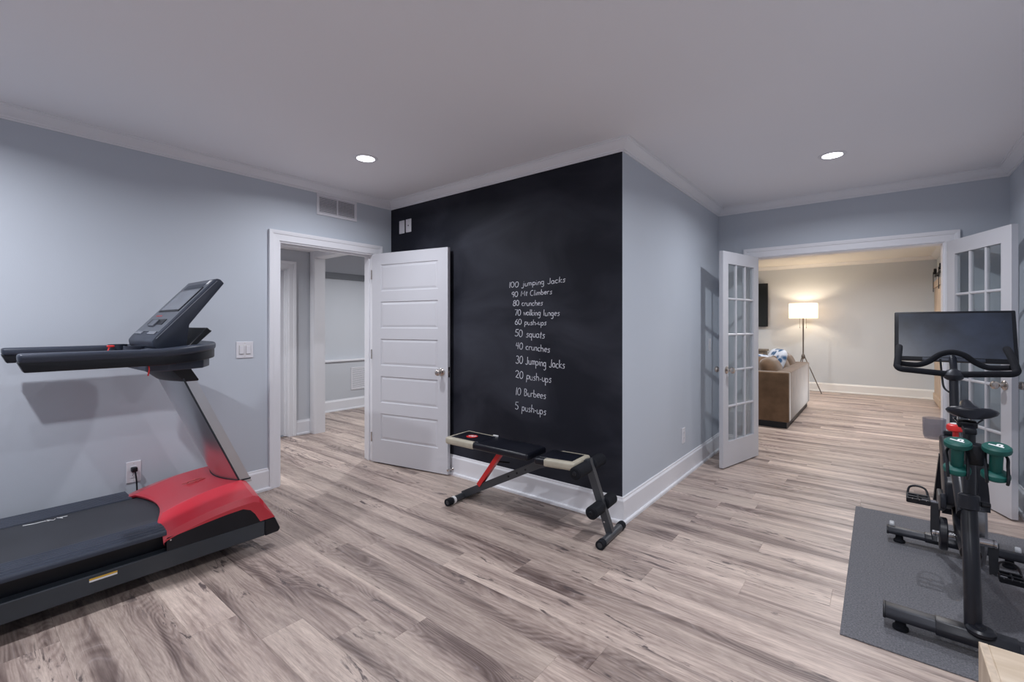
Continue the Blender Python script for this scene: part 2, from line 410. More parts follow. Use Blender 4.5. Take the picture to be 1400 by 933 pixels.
def plank_mesh(L, Wd):
    key = (round(L, 3), round(Wd, 3))
    if key not in pmesh:
        t = B(); box(t, -L/2+.0001, L/2-.0001, -Wd/2+.0001, Wd/2-.0001, -.011, 0)
        top = [e for e in t.edges if all(v.co.z > -.001 for v in e.verts)]
        bmesh.ops.bevel(t, geom=top, offset=.0010, segments=1, affect='EDGES')
        me = bpy.data.meshes.new('plank'); t.to_mesh(me); t.free(); me.materials.append(M['plank']); pmesh[key] = me
    return pmesh[key]
def lay(x0, x1, y0, y1):
    o = bpy.data.objects.new('plank', plank_mesh(x1-x0, y1-y0)); C.objects.link(o); o.parent = floor; o.location = ((x0+x1)/2, (y0+y1)/2, 0)
k = -3
while ROW0+k*ROWW < YF-.001:
    y0 = ROW0+k*ROWW; y1 = min(y0+ROWW, YF)
    xs = XL-.005; xe = XR+.005
    if k in range(6, 13): xs = -5.49 if y1 < 2.82 else XL
    if y0 > YC-.02: xs = XG-.005
    j = known.get(k, rng.uniform(-2.2, -.3)); ph = j
    while ph > xs: ph -= PL
    cuts = [xs]; ph += PL
    while ph < xe:
        if ph-cuts[-1] > .06 and xe-ph > .06: cuts.append(ph)
        ph += PL
    cuts.append(xe)
    for a_, c_ in zip(cuts, cuts[1:]): lay(a_, c_, y0, y1)
    k += 1
# ---- ceiling
b = B(); box(b, XL-.14, XR+.15, YBK-.15, YF+.001, ZC, ZC+.12)
struct('ceiling', b, 'ceil', 'flat white ceiling of the home gym', 'ceiling')
b = B(); box(b, FX0-.1, FX1+.15, YF+.001, YB+.15, ZC, ZC+.12)
struct('ceiling_lounge', b, 'farceil', 'cream ceiling of the lounge beyond the french doors', 'ceiling')
b = B(); box(b, -5.64, XL-WT, .3, 2.86, 2.234, 2.35); box(b, -7.0, XL-WT+.12, 3.0, 5.4, 2.5, 2.6)
struct('ceiling_hall', b, 'ceil', 'low white ceiling of the hall behind the panel door', 'ceiling')
# ---- walls
DY0, DY1, DH = 1.75, 2.66, 2.035        # door opening in the left wall
b = B(); box(b, XL-WT, XL, YBK-.15, DY0, 0, ZC); box(b, XL-WT, XL, DY1, YC, 0, ZC); box(b, XL-WT, XL, DY0, DY1, DH, ZC)
struct('wall_left', b, 'wall', 'pale blue grey wall behind the treadmill', 'wall')
b = B(); box(b, XL-WT, XG, YC, YC+WT, 0, ZC)
for f in b.faces:
    f.normal_update()
    if f.normal.x > .9: f.material_index = 1
chalk = struct('wall_chalkboard', b, ['chalk', 'wall'], 'black chalkboard wall with a handwritten workout list', 'wall')
b = B(); box(b, XG-WT, XG, YC+WT, YF+WT, 0, ZC)
struct('wall_return', b, 'wall', 'pale grey wall between the chalkboard corner and the french doors', 'wall')
OX0, OX1 = -1.0, .43                     # french door opening
b = B(); box(b, XG, OX0, YF, YF+WT, 0, ZC); box(b, OX1, XR+.001, YF, YF+WT, 0, ZC); box(b, OX0, OX1, YF, YF+WT, DH, ZC)
for f in b.faces:
    f.normal_update()
    if f.normal.y > .9: f.material_index = 1
struct('wall_far', b, ['wall', 'farwall'], 'grey wall holding the wide french door opening', 'wall')
b = B(); box(b, XR, XR+WT, YBK-.15, YF+WT, 0, ZC)
struct('wall_right', b, 'wall', 'grey wall to the right of the exercise bike', 'wall')
b = B(); box(b, XL-WT, XR+WT, YBK-WT, YBK, 0, ZC)
struct('wall_back', b, 'wall', 'grey wall behind the viewer closing the gym', 'wall')
b = B(); box(b, FX0-WT, FX1+WT, YB, YB+WT, 0, ZC)
struct('wall_lounge_back', b, 'farwall', 'greige wall behind the floor lamp and television', 'wall')
b = B(); box(b, FX1, FX1+WT, YF+WT, YB, 0, ZC)
struct('wall_lounge_right', b, 'farwall', 'greige wall carrying the sliding barn door', 'wall')
b = B(); box(b, FX0-WT, FX0, YF+WT, YB, 0, ZC); box(b, FX0-WT, XG-WT, YF, YF+WT, 0, ZC)
struct('wall_lounge_left', b, 'farwall', 'greige wall on the hidden left of the lounge', 'wall')
# hall behind the panel door
HX = -5.5
b = B(); box(b, HX-WT, HX, .3, 1.68, 0, 2.35); box(b, HX-WT, HX, 2.60, 3.0, 0, 2.35); box(b, HX-WT, HX, 1.68, 2.60, 2.02, 2.35); box(b, HX-WT, XL-WT, .16, .3, 0, 2.35)
struct('wall_hall', b, 'hallwall', 'grey hall wall with a white door beyond the open panel door', 'wall')
b = B(); box(b, HX, -5.40, 2.875, 2.985, 0, 2.35); box(b, -5.40, -4.05, 2.875, 2.985, 2.172, 2.6); box(b, -4.05, XL-WT, 2.86, 3.0, 0, 2.6)
struct('wall_hall_cross', b, 'hallwall', 'grey cross wall with a white cased opening in the hall', 'wall')
b = B(); box(b, -6.85, -6.66, 2.9, 5.4, .78, 2.5); box(b, -6.85, -6.56, 2.9, 5.4, 0, .78); box(b, -6.85, XL-WT, 5.25, 5.4, 0, 2.5); box(b, -6.85, HX-WT, 2.86, 2.99, 0, 2.5)
struct('wall_hall_end', b, 'hallwall', 'grey wall with a low ledge at the end of the hall', 'wall')
b = B(); box(b, -6.66, -6.625, 2.99, 5.25, 2.06, 2.152, .003, 1)  # thin dark strip painted in place of the shade under an overhang
struct('shadow_strip', b, 'shadow_band', 'dark grey strip standing in for shade high on the hall end wall', 'trim')
b = B(); box(b, -6.66, -6.535, 2.99, 5.25, .765, .79, .004)
struct('trim_10', b, 'trim', 'thin white ledge cap on the hall end wall', 'trim')

# ---- crown mouldings and baseboards
crown = [(0, ZC-.072), (.008, ZC-.072), (.010, ZC-.064), (.016, ZC-.062), (.018, ZC-.054), (.030, ZC-.046), (.048, ZC-.030), (.060, ZC-.016), (.066, ZC-.014), (.068, ZC-.006), (.078, ZC-.004), (.078, ZC), (0, ZC)]
b = B(); sweep(b, crown, [(XL, YBK), (XL, YC), (XG, YC), (XG, YF), (XR, YF), (XR, YBK)], closed=True, side=-1)
struct('trim_1', b, 'trim', 'white crown moulding around the gym ceiling', 'moulding', ang=20)
b = B(); sweep(b, [(o_*1.15, ZC-(ZC-z)*.9) for o_, z in crown], [(FX0, YF+WT), (FX0, YB), (FX1, YB), (FX1, YF+WT)], closed=True, side=-1)
struct('trim_2', b, 'fartrim', 'cream crown moulding around the lounge ceiling', 'moulding', ang=20)
base = [(0, .176), (.005, .176), (.008, .170), (.008, .163), (.012, .158), (.016, .150), (.016, .024), (.026, .022), (.030, .016), (.030, 0), (0, 0)]
def baseboard(name, path, label, m='trim', side=-1):
    b = B(); sweep(b, base, path, side=side); return struct(name, b, m, label, 'baseboard', ang=20)
CW = .085
baseboard('baseboard_left', [(XL, YBK), (XL, DY0-CW+.012)], 'tall white baseboard along the treadmill wall')
baseboard('baseboard_chalkboard', [(XL, DY1+CW), (XL, YC), (XG, YC), (XG, YF), (OX0-CW-.02, YF)], 'tall white baseboard below the chalkboard and round its corner')
baseboard('baseboard_right', [(OX1+CW+.02, YF), (XR, YF), (XR, YBK)], 'tall white baseboard along the wall beside the bike')
baseboard('baseboard_back', [(XR, YBK), (XL, YBK)], 'tall white baseboard behind the viewer')
baseboard('baseboard_lounge', [(FX0, YF+WT), (FX0, YB), (FX1, YB), (FX1, YF+WT)], 'white baseboard around the lounge', 'fartrim')
baseboard('baseboard_hall', [(HX, 2.69), (HX, 2.875)], 'short white baseboard beside the hall door')
baseboard('baseboard_hall_end', [(-6.56, 2.99), (-6.56, 5.25)], 'white baseboard at the end of the hall')

# ---- casings
def casing_profile(w):   # across the board: u from the opening outwards, thickness
    return [(0, 0), (0, .010), (.004, .013), (w*.62, .016), (w*.66, .022), (w*.80, .024), (w*.9, .026), (w, .026), (w, 0)]
def casing(name, label, plane, p, a0, a1, h, out, m='trim', w=CW, sides=(1, 1)):
    """flat casing round an opening. plane 'X': wall face X=p, opening along Y; 'Y': wall face Y=p. out=+1/-1 room side"""
    t = thing(name, label, 'door casing', kind='structure')
    pr = casing_profile(w)
    def pt(a, z, d): return (p+out*d, a, z) if plane == 'X' else (a, p+out*d, z)
    def bar(nm, fn, ends):   # fn(u, d, e): position of profile point at each mitred end
        bm = B(); r0 = [bm.verts.new(fn(u, d, 0)) for u, d in pr]; r1 = [bm.verts.new(fn(u, d, 1)) for u, d in pr]; n = len(pr)
        for i in range(n): bm.faces.new([r0[i], r0[(i+1) % n], r1[(i+1) % n], r1[i]])
        bm.faces.new(r0); bm.faces.new(r1[::-1]); obj(nm, bm, m, t, ang=20)
    if sides[0]: bar('casing_leg', lambda u, d, e: pt(a0-u, (h+u) if e else 0, d), None)
    if sides[1]: bar('casing_leg', lambda u, d, e: pt(a1+u, (h+u) if e else 0, d), None)
    bar('casing_head', lambda u, d, e: pt((a1+u) if e else (a0-u), h+u, d), None)
    return t
def jamb(name, label, plane, p0, p1, a0, a1, h, m='trim', th=.02, stop=True):
    t = thing(name, label, 'door frame', kind='structure')
    def bx(nm, a, c, z0, z1, q0=None, q1=None):
        b_ = B(); q0 = p0 if q0 is None else q0; q1 = p1 if q1 is None else q1
        if plane == 'X': box(b_, q0, q1, a, c, z0, z1, .0015, 1)
        else: box(b_, a, c, q0, q1, z0, z1, .0015, 1)
        obj(nm, b_, m, t)
    bx('jamb_leg', a0, a0+th, 0, h); bx('jamb_leg', a1-th, a1, 0, h); bx('jamb_head', a0+th, a1-th, h-th, h)
    if stop:
        q = (p0+p1)/2; bx('door_stop', a0+th, a0+th+.012, 0, h-th, q-.02, q+.02); bx('door_stop', a1-th-.012, a1-th, 0, h-th, q-.02, q+.02); bx('door_stop', a0+th+.012, a1-th-.012, h-th-.012, h-th, q-.02, q+.02)
    return t
casing('trim_3', 'white moulded casing round the hall doorway beside the vent', 'X', XL, DY0, DY1, DH-.008, 1)
jamb('trim_4', 'white frame lining the hall doorway', 'X', XL-WT, XL+.001, DY0-.008, DY1+.008, DH)
casing('trim_5', 'white moulded casing round the french door opening', 'Y', YF, OX0, OX1, DH-.012, -1, w=.092)
jamb('trim_6', 'white frame lining the french door opening', 'Y', YF-.001, YF+WT, OX0-.008, OX1+.008, DH, stop=False)
casing('trim_7', 'white casing of the closed door inside the hall', 'X', HX, 1.69, 2.60, 2.01, 1)
jamb('trim_8', 'white frame of the closed door inside the hall', 'X', HX-WT, HX+.001, 1.68, 2.61, 2.02)
t = thing('trim_11', 'white cased opening across the hall', 'door casing', kind='structure')
b = B(); box(b, -5.40, -5.38, 2.862, 2.998, 0, 2.156); obj('jamb_leg', b, 'trim', t)
b = B(); box(b, -5.38, -4.05, 2.862, 2.998, 2.156, 2.176); obj('jamb_head', b, 'trim', t)
b = B(); box(b, -5.475, -5.385, 2.850, 2.876, 0, 2.236, .004); obj('casing_leg', b, 'trim', t)
b = B(); box(b, -5.385, -4.05, 2.852, 2.876, 2.160, 2.233, .004); obj('casing_head', b, 'trim', t)

# ---- doors
def knob_set(parent, x, z, th, m='nickel'):
    """knob on both faces of a slab lying in local XZ, faces at y=0 and y=th"""
    for s, y in ((-1, 0), (1, th)):
        b_ = B(); lathe(b_, [(.0, 0), (.033, 0), (.033, .004), (.024, .009), (.012, .011), (.011, .032), (.018, .038), (.026, .046), (.029, .056), (.027, .066), (.018, .073), (0, .075)], 24, aim((x, y, z), (0, s, 0)))
        part_label(obj('door_knob', b_, m, parent, world=False), 'satin nickel round knob with rosette')
def panel_mesh(x0, x1, z0, z1, th):
    """moulded panel between stiles and rails, same on both faces"""
    b_ = B()
    for s, y in ((-1, 0), (1, th)):
        lv = [(0, 0), (.004, .006), (.013, .007), (.030, .003), (.036, .003)]
        rings = [[b_.verts.new((x, y-s*d, z)) for x, z in ((x0+i, z0+i), (x1-i, z0+i), (x1-i, z1-i), (x0+i, z1-i))] for i, d in lv]
        for a_, c_ in zip(rings, rings[1:]):
            for k in range(4): b_.faces.new([a_[k], a_[(k+1) % 4], c_[(k+1) % 4], c_[k]])
        b_.faces.new(rings[-1])
    return b_
def panel_door(name, label, loc, rz, w, z0, z1, tops, ph, st=.108, th=.035, flip=1):
    t = thing(name, label, 'door', loc, rz, kind='structure'); f = flip
    def bx(nm, a, c, za, zb):
        b_ = B(); box(b_, min(f*a, f*c), max(f*a, f*c), 0, th, za, zb); return obj(nm, b_, 'door', t, world=False, ang=0)
    bx('stile', 0, st, z0, z1); bx('stile', w-st, w, z0, z1)
    edges = [z1]+[v for tp in tops for v in (tp, tp-ph)]+[z0]
    for a_, c_ in zip(edges[0::2], edges[1::2]): bx('rail', st, w-st, c_, a_)
    for tp in tops: obj('panel', panel_mesh(min(f*st, f*(w-st)), max(f*st, f*(w-st)), tp-ph, tp, th), 'door', t, world=False, ang=0)
    knob_set(t, f*(w-.065), .915, th)
    b_ = B(); xx = f*w; box(b_, xx-.001, xx+.002, .006, th-.006, .87, .96); lp = obj('latch_plate', b_, 'nickel', t, world=False)
    b_ = B(); box(b_, xx+.0015, xx+.008, .011, th-.011, .905, .925, .002); obj('latch', b_, 'nickel', lp, world=False)
    for zh in (.25, 1.05, 1.82):
        b_ = B(); cyl(b_, (-f*.006, -.004, zh-.045), (0, 0, 1), .006, .09, 10); obj('hinge', b_, 'nickel', t, world=False)
    return t
TOPS = [1.911, 1.556, 1.200, .843, .486]
ang = math.atan2(2.785-2.612, -2.962+3.842)
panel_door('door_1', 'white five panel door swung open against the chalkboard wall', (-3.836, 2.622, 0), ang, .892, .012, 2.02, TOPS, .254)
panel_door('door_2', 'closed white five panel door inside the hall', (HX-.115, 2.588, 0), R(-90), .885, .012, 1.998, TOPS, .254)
def french_door(name, label, hinge, free, z0=.012, z1=2.018):
    h, e = Vector(hinge), Vector(free); d = e-h; w = d.length; th = .036
    t = thing(name, label, 'door', (h.x, h.y, 0), math.atan2(d.y, d.x), kind='structure')
    st, gz0, gz1 = .098, .243, 1.905; gx0, gx1 = st, w-st; mw = .02
    def bx(nm, a, c, za, zb, y0=0, y1=th, bv=0):
        b_ = B(); box(b_, a, c, y0, y1, za, zb, bv, 1); return obj(nm, b_, 'door', t, world=False, ang=0)
    bx('stile', 0, st, z0, z1); bx('stile', w-st, w, z0, z1); bx('rail', st, w-st, z0, gz0); bx('rail', st, w-st, gz1, z1)
    cwid = (gx1-gx0-2*mw)/3; rh = (gz1-gz0-4*mw)/5
    for i in (1, 2): x = gx0+i*cwid+(i-1)*mw; bx('muntin', x, x+mw, gz0, gz1, .004, th-.004, .005)
    for i in range(1, 5): z = gz0+i*rh+(i-1)*mw; bx('muntin', gx0, gx1, z, z+mw, .0045, th-.0045, .005)
    me = None
    for i in range(3):
        for j in range(5):
            x = gx0+i*(cwid+mw); z = gz0+j*(rh+mw)
            if me is None:
                b_ = B(); box(b_, -cwid/2-.004, cwid/2+.004, -.002, .002, -rh/2-.004, rh/2+.004); p = obj('pane', b_, 'glass', t, world=False, ang=0); me = p.data
            else: p = bpy.data.objects.new('pane', me); C.objects.link(p); p.parent = t
            p.location = (x+cwid/2, th/2, z+rh/2)
    knob_set(t, w-.062, .915, th)
    for zh in (.25, 1.05, 1.8):
        b_ = B(); cyl(b_, (-.006, th/2, zh-.045), (0, 0, 1), .006, .09, 10); obj('hinge', b_, 'nickel', t, world=False)
    return t
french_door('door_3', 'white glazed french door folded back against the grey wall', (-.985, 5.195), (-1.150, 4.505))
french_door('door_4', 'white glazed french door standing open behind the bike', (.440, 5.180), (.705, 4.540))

# ---- recessed ceiling lights
def downlight(x, y, z, lens, label, r=.062, group=None, dim=1.0):
    t = thing('recessed_light', label, 'ceiling light', (x, y, z), 0, group)
    b_ = B(); lathe(b_, [(r, -.002), (r+.004, -.006), (r+.020, -.006), (r+.026, -.001), (r+.026, 0), (r, 0)], 32, close=False); obj('trim_ring', b_, 'plastic_w', t, world=False)
    b_ = B(); lathe(b_, [(r, -.004), (r*.8, -.009), (r*.4, -.012), (0, -.013)], 32, close=False); obj('lens', b_, lens, t, world=False)
    ld = bpy.data.lights.new('downlight_lamp', 'AREA'); ld.shape = 'DISK'; ld.size = 1.1*r; ld.spread = R(SPREAD)
    ld.energy, ld.color = {'lens_main': (P_MAIN, COL_MAIN), 'lens_far': (P_FAR, COL_FAR), 'lens_hall': (P_HALL, (.95, .97, 1))}[lens]; ld.energy *= dim
    lo = bpy.data.objects.new('downlight_lamp', ld); C.objects.link(lo); lo.parent = t; lo.location = (0, 0, -.016)
downlight(-2.97, 1.974, ZC, 'lens_main', 'round recessed ceiling light near the hall doorway vent', dim=.6)
downlight(-.262, 4.058, ZC, 'lens_main', 'round recessed ceiling light in front of the french doors', dim=.62)
downlight(-.11, 1.97, ZC, 'lens_main', 'round recessed ceiling light above the exercise bike', dim=.8)
g = 'recessed lights behind the viewer'
for x, y, dm in ((-2.92, -.35, 1.15), (-.11, -.15, .75)): downlight(x, y, ZC, 'lens_main', 'recessed ceiling light above the back half of the treadmill' if dm > 1 else 'recessed ceiling light nearest the viewer along the bike wall', group=g, dim=dm)
g = 'recessed lights of the lounge'
for x, y, lb in ((-.35, 6.9, 'on the french door side of the open floor'), (-.35, 9.3, 'beside the barn door'), (-2.6, 6.9, 'left of the sofa'), (-2.6, 9.3, 'in front of the television')): downlight(x, y, ZC, 'lens_far', 'recessed lounge ceiling light '+lb, group=g)
g = 'recessed lights of the hall'
for x, y, z, dm in ((-4.75, 1.6, 2.234, .7), (-5.1, 4.1, 2.5, 1.5)): downlight(x, y, z, 'lens_hall', 'recessed light in the low hall ceiling behind the panel door' if dm < 1 else 'unseen recessed light added to brighten the end of the hall', group=g, dim=dm)  # the second lamp is unseen, added so that the hall end wall is lit

# ================================================================== THINGS
# ---- chalk handwriting on the black wall: flat strokes, one part per line of the list
def el(cx, cy, rx, ry, a0, a1, n=9): return [(cx+rx*math.cos(R(a0+(a1-a0)*i/(n-1))), cy+ry*math.sin(R(a0+(a1-a0)*i/(n-1)))) for i in range(n)]
G = {  # strokes, advance; baseline 0, x-height .55, capitals 1
 '0': ([el(.28, .5, .26, .5, 100, 460, 14)], .66), '1': ([[(.12, 1.02), (.10, .5), (.12, -.04)]], .28),
 '2': ([el(.28, .72, .24, .27, 165, -35, 8)+[(.06, .02), (.2, .06), (.56, .0)]], .66),
 '3': ([el(.25, .76, .22, .24, 150, -80, 8)+el(.24, .26, .28, .27, 80, -150, 9)], .62),
 '4': ([[(.14, .95), (.06, .45), (.5, .5)], [(.42, .98), (.40, -.02)]], .62),
 '5': ([[(.56, .98), (.16, .95), (.12, .58)]+el(.26, .30, .27, .29, 110, -140, 9)], .66),
 '6': ([[(.46, .98), (.2, .7)]+el(.28, .27, .24, .27, 160, 520, 12)], .62),
 '7': ([[(.04, .95), (.52, .96), (.22, -.02)]], .58),
 '8': ([el(.28, .75, .2, .23, 90, 270, 7)+el(.28, .25, .25, .27, 90, -270, 12)+el(.28, .75, .2, .23, -90, 90, 7)], .62),
 '9': ([el(.26, .7, .2, .26, 20, 380, 12)+[(.44, .3), (.36, -.06)]], .6),
 'a': ([el(.22, .27, .2, .27, 40, 320, 9), [(.40, .52), (.39, .12), (.5, .02)]], .54), 'b': ([[(.08, 1), (.07, .05)]+el(.24, .26, .19, .25, 200, 500, 9)], .52),
 'c': ([el(.24, .27, .21, .27, 50, 310, 9)], .48), 'e': ([[(.06, .28), (.42, .34)]+el(.24, .29, .2, .26, 20, 310, 9)], .5),
 'g': ([el(.22, .28, .19, .25, 30, 330, 9), [(.40, .54), (.40, -.2)]+el(.22, -.24, .18, .2, 0, -140, 6)], .54),
 'h': ([[(.07, 1), (.06, 0)], [(.06, .3)]+el(.25, .32, .17, .22, 160, 10, 6)+[(.42, 0)]], .54),
 'i': ([[(.08, .54), (.08, .04)], [(.08, .78), (.09, .82)]], .24), 'j': ([[(.26, .56), (.25, -.12)]+el(.10, -.14, .15, .2, 0, -150, 6), [(.27, .8), (.28, .84)]], .4),
 'k': ([[(.07, 1), (.06, 0)], [(.40, .55), (.08, .26), (.44, .0)]], .5), 'l': ([[(.08, 1), (.07, .1), (.16, .0)]], .24),
 'm': ([[(.05, .54), (.05, 0)], [(.05, .32)]+el(.18, .34, .12, .2, 150, 10, 5)+[(.30, .02)], [(.30, .32)]+el(.43, .34, .12, .2, 150, 10, 5)+[(.56, .02)]], .68),
 'n': ([[(.05, .54), (.05, 0)], [(.05, .3)]+el(.22, .33, .16, .21, 150, 10, 6)+[(.39, .02)]], .5),
 'p': ([[(.07, .56), (.06, -.42)], [(.07, .4)]+el(.25, .28, .18, .26, 140, -150, 9)], .52), 'q': ([el(.22, .28, .19, .26, 30, 330, 9), [(.41, .55), (.40, -.42), (.5, -.3)]], .54),
 'r': ([[(.06, .54), (.06, 0)], [(.06, .3)]+el(.24, .3, .17, .24, 150, 50, 4)], .4), 's': ([[(.40, .52), (.2, .55), (.1, .42), (.34, .24), (.30, .04), (.05, .02)]], .46),
 't': ([[(.14, .85), (.13, .05), (.24, .0)], [(.0, .58), (.30, .60)]], .34), 'u': ([[(.06, .54), (.07, .2)]+el(.23, .2, .16, .19, 190, 350, 6)+[(.40, .54), (.40, .0)]], .5),
 'w': ([[(.02, .54), (.12, .02), (.24, .42), (.36, .02), (.48, .56)]], .56), 'J': ([[(.34, .98), (.33, .2)]+el(.17, .18, .17, .2, 0, -160, 7)], .48),
 'M': ([[(.05, 0), (.1, .95), (.36, .35), (.64, .97), (.70, 0)]], .86), 'C': ([el(.33, .5, .3, .5, 60, 300, 11)], .64),
 'B': ([[(.08, .98), (.07, 0)], [(.08, .95)]+el(.2, .74, .2, .22, 80, -80, 6)+[(.1, .52)]+el(.22, .26, .24, .26, 80, -90, 7)+[(.06, 0)]], .56), '-': ([[(.03, .27), (.24, .28)]], .3), ' ': ([], .42)}
LINES = [('100 jumping Jacks', -2.324, 1.633, -1.793, 1.646, .043), ('90 Mt Climbers', -2.3, 1.556, -1.909, 1.564, .041), ('80 crunches', -2.284, 1.487, -1.994, 1.48, .043),
 ('70 walking lunges', -2.267, 1.411, -1.842, 1.398, .047), ('60 push-ups', -2.263, 1.336, -1.96, 1.33, .043), ('50 squats', -2.267, 1.242, -1.974, 1.232, .056),
 ('40 crunches', -2.257, 1.145, -1.927, 1.124, .052), ('30 Jumping Jacks', -2.254, 1.029, -1.796, 1.011, .060), ('20 push-ups', -2.259, .913, -1.914, .898, .058),
 ('10 Burbees', -2.257, .778, -1.963, .773, .057), ('5 push-ups', -2.263, .661, -1.963, .65, .060)]
hr = random.Random(11)
def flat_stroke(bm, pts, wd, y):
    P = [Vector((p[0], p[1])) for p in pts]; n = len(P); L_, R_ = [], []
    for i in range(n):
        d = (P[min(i+1, n-1)]-P[max(i-1, 0)])
        if d.length < 1e-7: d = Vector((1, 0))
        d.normalize(); nn = Vector((-d.y, d.x))*wd*hr.uniform(.8, 1.15)
        L_.append([bm.verts.new((P[i].x+nn.x, yy, P[i].y+nn.y)) for yy in (y, y+.0009)]); R_.append([bm.verts.new((P[i].x-nn.x, yy, P[i].y-nn.y)) for yy in (y, y+.0009)])
    for i in range(n-1):
        bm.faces.new([L_[i][0], L_[i+1][0], R_[i+1][0], R_[i][0]]); bm.faces.new([L_[i][0], L_[i][1], L_[i+1][1], L_[i+1][0]]); bm.faces.new([R_[i][0], R_[i+1][0], R_[i+1][1], R_[i][1]])
for txt, xa, za, xb, zb, hh in LINES:
    adv = sum(G[c][1] for c in txt)-.05; sx = (xb-xa)/adv; b = B(); u = 0
    for c in txt:
        jy = hr.uniform(-.05, .05); rot = hr.uniform(-.06, .06)
        for st in G[c][0]:
            pts = []
            for (gx, gy) in st:
                gx2, gy2 = gx+gy*(.06+rot), gy+jy
                x = xa+(u+gx2)*sx; pts.append((x, za+(zb-za)*(x-xa)/(xb-xa)+gy2*hh))
            flat_stroke(b, pts, .0023, YC-.001)
        u += G[c][1]
    part_label(obj('chalk_writing', b, 'chalkmark', chalk, ang=0), 'white chalk handwriting on the black wall')

# ---- wall plates, outlets, vents
def plate(name, label, cat, axis, p, out, a, z, w, h, kind):
    """cover plate on a wall. axis 'X': wall face X=p (width along Y); 'Y': wall face Y=p"""
    loc = (p, a, z) if axis == 'X' else (a, p, z)
    t = thing(name, label, cat, loc)
    def bx(nm, a0, a1, z0, z1, d0, d1, m, bev=0, par=None):
        b_ = B(); q = sorted((out*d0, out*d1))
        if axis == 'X': box(b_, q[0], q[1], a0, a1, z0, z1, bev, 1)
        else: box(b_, a0, a1, q[0], q[1], z0, z1, bev, 1)
        return obj(nm, b_, m, par or t, world=False, ang=0)
    bx('cover_plate', -w/2, w/2, -h/2, h/2, 0, .006, 'plastic_w', .002)
    if kind == 'switch2':
        for s in (-.024, .024):
            f = bx('switch_frame', s-.0185, s+.0185, -.036, .036, .006, .0072, 'pale'); bx('rocker', s-.0165, s+.0165, -.033, .033, .0072, .012, 'plastic_w', .003, f)
    elif kind == 'switch1':
        f = bx('switch_frame', -.0185, .0185, -.036, .036, .006, .0072, 'pale'); bx('rocker', -.0165, .0165, -.033, .033, .0072, .012, 'plastic_w', .003, f)
    elif kind == 'outlet':
        for s in (-.024, .024):
            f = bx('socket', -.017, .017, s-.015, s+.015, .006, .0085, 'plastic_w', .002)
            for q in (-.006, .006): bx('slot', q-.0012, q+.0012, s-.002, s+.007, .0083, .0088, 'socket', 0, f)
            bx('slot', -.002, .002, s-.010, s-.006, .0083, .0088, 'socket', 0, f)
    elif kind == 'jack':
        bx('jack', -.006, .006, -.006, .006, .006, .010, 'socket', .001)
    for s in (-h*.40, h*.40): bx('screw', -.003, .003, s-.003, s+.003, .006, .0068, 'pale')
    return t
plate('light_switch', 'white double rocker switch plate between treadmill and hall doorway', 'switch', 'X', XL, 1, 1.487, 1.139, .122, .128, 'switch2')
plate('wall_outlet', 'white outlet behind the treadmill with a black plug in it', 'outlet', 'X', XL, 1, .804, .357, .078, .138, 'outlet')
plate('wall_outlet', 'white outlet low on the grey wall before the french door', 'outlet', 'X', XG, 1, 4.09, .36, .080, .135, 'outlet')
plate('light_switch', 'white switch plate in the shadow behind the french door', 'switch', 'X', XG, 1, 4.895, 1.13, .080, .128, 'switch1')
plate('wall_plate', 'blank white wall plate high on the chalkboard, left of two', 'wall plate', 'Y', YC, -1, -3.688, 2.303, .080, .128, 'blank')
plate('wall_plate', 'white wall plate with a black jack high on the chalkboard', 'wall plate', 'Y', YC, -1, -3.585, 2.305, .080, .128, 'jack')
def grille(name, label, p, out, y0, y1, z0, z1, nslat, fr=.024, mull=True, vertical=False):
    t = thing(name, label, 'vent', (p, (y0+y1)/2, (z0+z1)/2)); q = lambda a, c: tuple(sorted((p+out*a, p+out*c)))
    def bx(nm, d0, d1, a0, a1, za, zb, m, bev=0):
        b_ = B(); d = q(d0, d1); box(b_, d[0], d[1], a0, a1, za, zb, bev, 1); return obj(nm, b_, m, t, ang=0)
    bx('duct_back', 0, .002, y0+fr*.5, y1-fr*.5, z0+fr*.5, z1-fr*.5, 'frame_grey')
    bx('frame_bar', 0, .010, y0, y1, z0, z0+fr, 'plastic_w', .002); bx('frame_bar', 0, .010, y0, y1, z1-fr, z1, 'plastic_w', .002)
    bx('frame_bar', 0, .010, y0, y0+fr, z0+fr, z1-fr, 'plastic_w', .002); bx('frame_bar', 0, .010, y1-fr, y1, z0+fr, z1-fr, 'plastic_w', .002)
    if mull: bx('mullion', 0, .009, (y0+y1)/2-.006, (y0+y1)/2+.006, z0+fr, z1-fr, 'plastic_w')
    me = None; pitch = (z1-z0-2*fr)/nslat
    for i in range(nslat):
        z = z0+fr+(i+.5)*pitch
        if me is None:
            b_ = B(); h = pitch*.36; L = (y1-y0)/2-fr
            vs = [(.002, h), (.003, h), (.0085, -h), (.0075, -h)]
            prism(b_, [(out*d, zz) for d, zz in vs], 'Y', -L, L); s_ = obj('slat', b_, 'plastic_w', t, world=False, ang=0); me = s_.data
        else: s_ = bpy.data.objects.new('slat', me); C.objects.link(s_); s_.parent = t
        s_.location = (0, 0, z-(z0+z1)/2)
grille('air_vent', 'white slatted return air vent under the crown above the hall doorway', XL, 1, 2.072, 2.468, 2.309, 2.497, 10)
grille('air_vent', 'white slatted vent low on the hall end wall', -6.56, 1, 4.09, 4.46, .30, .66, 16, mull=False)
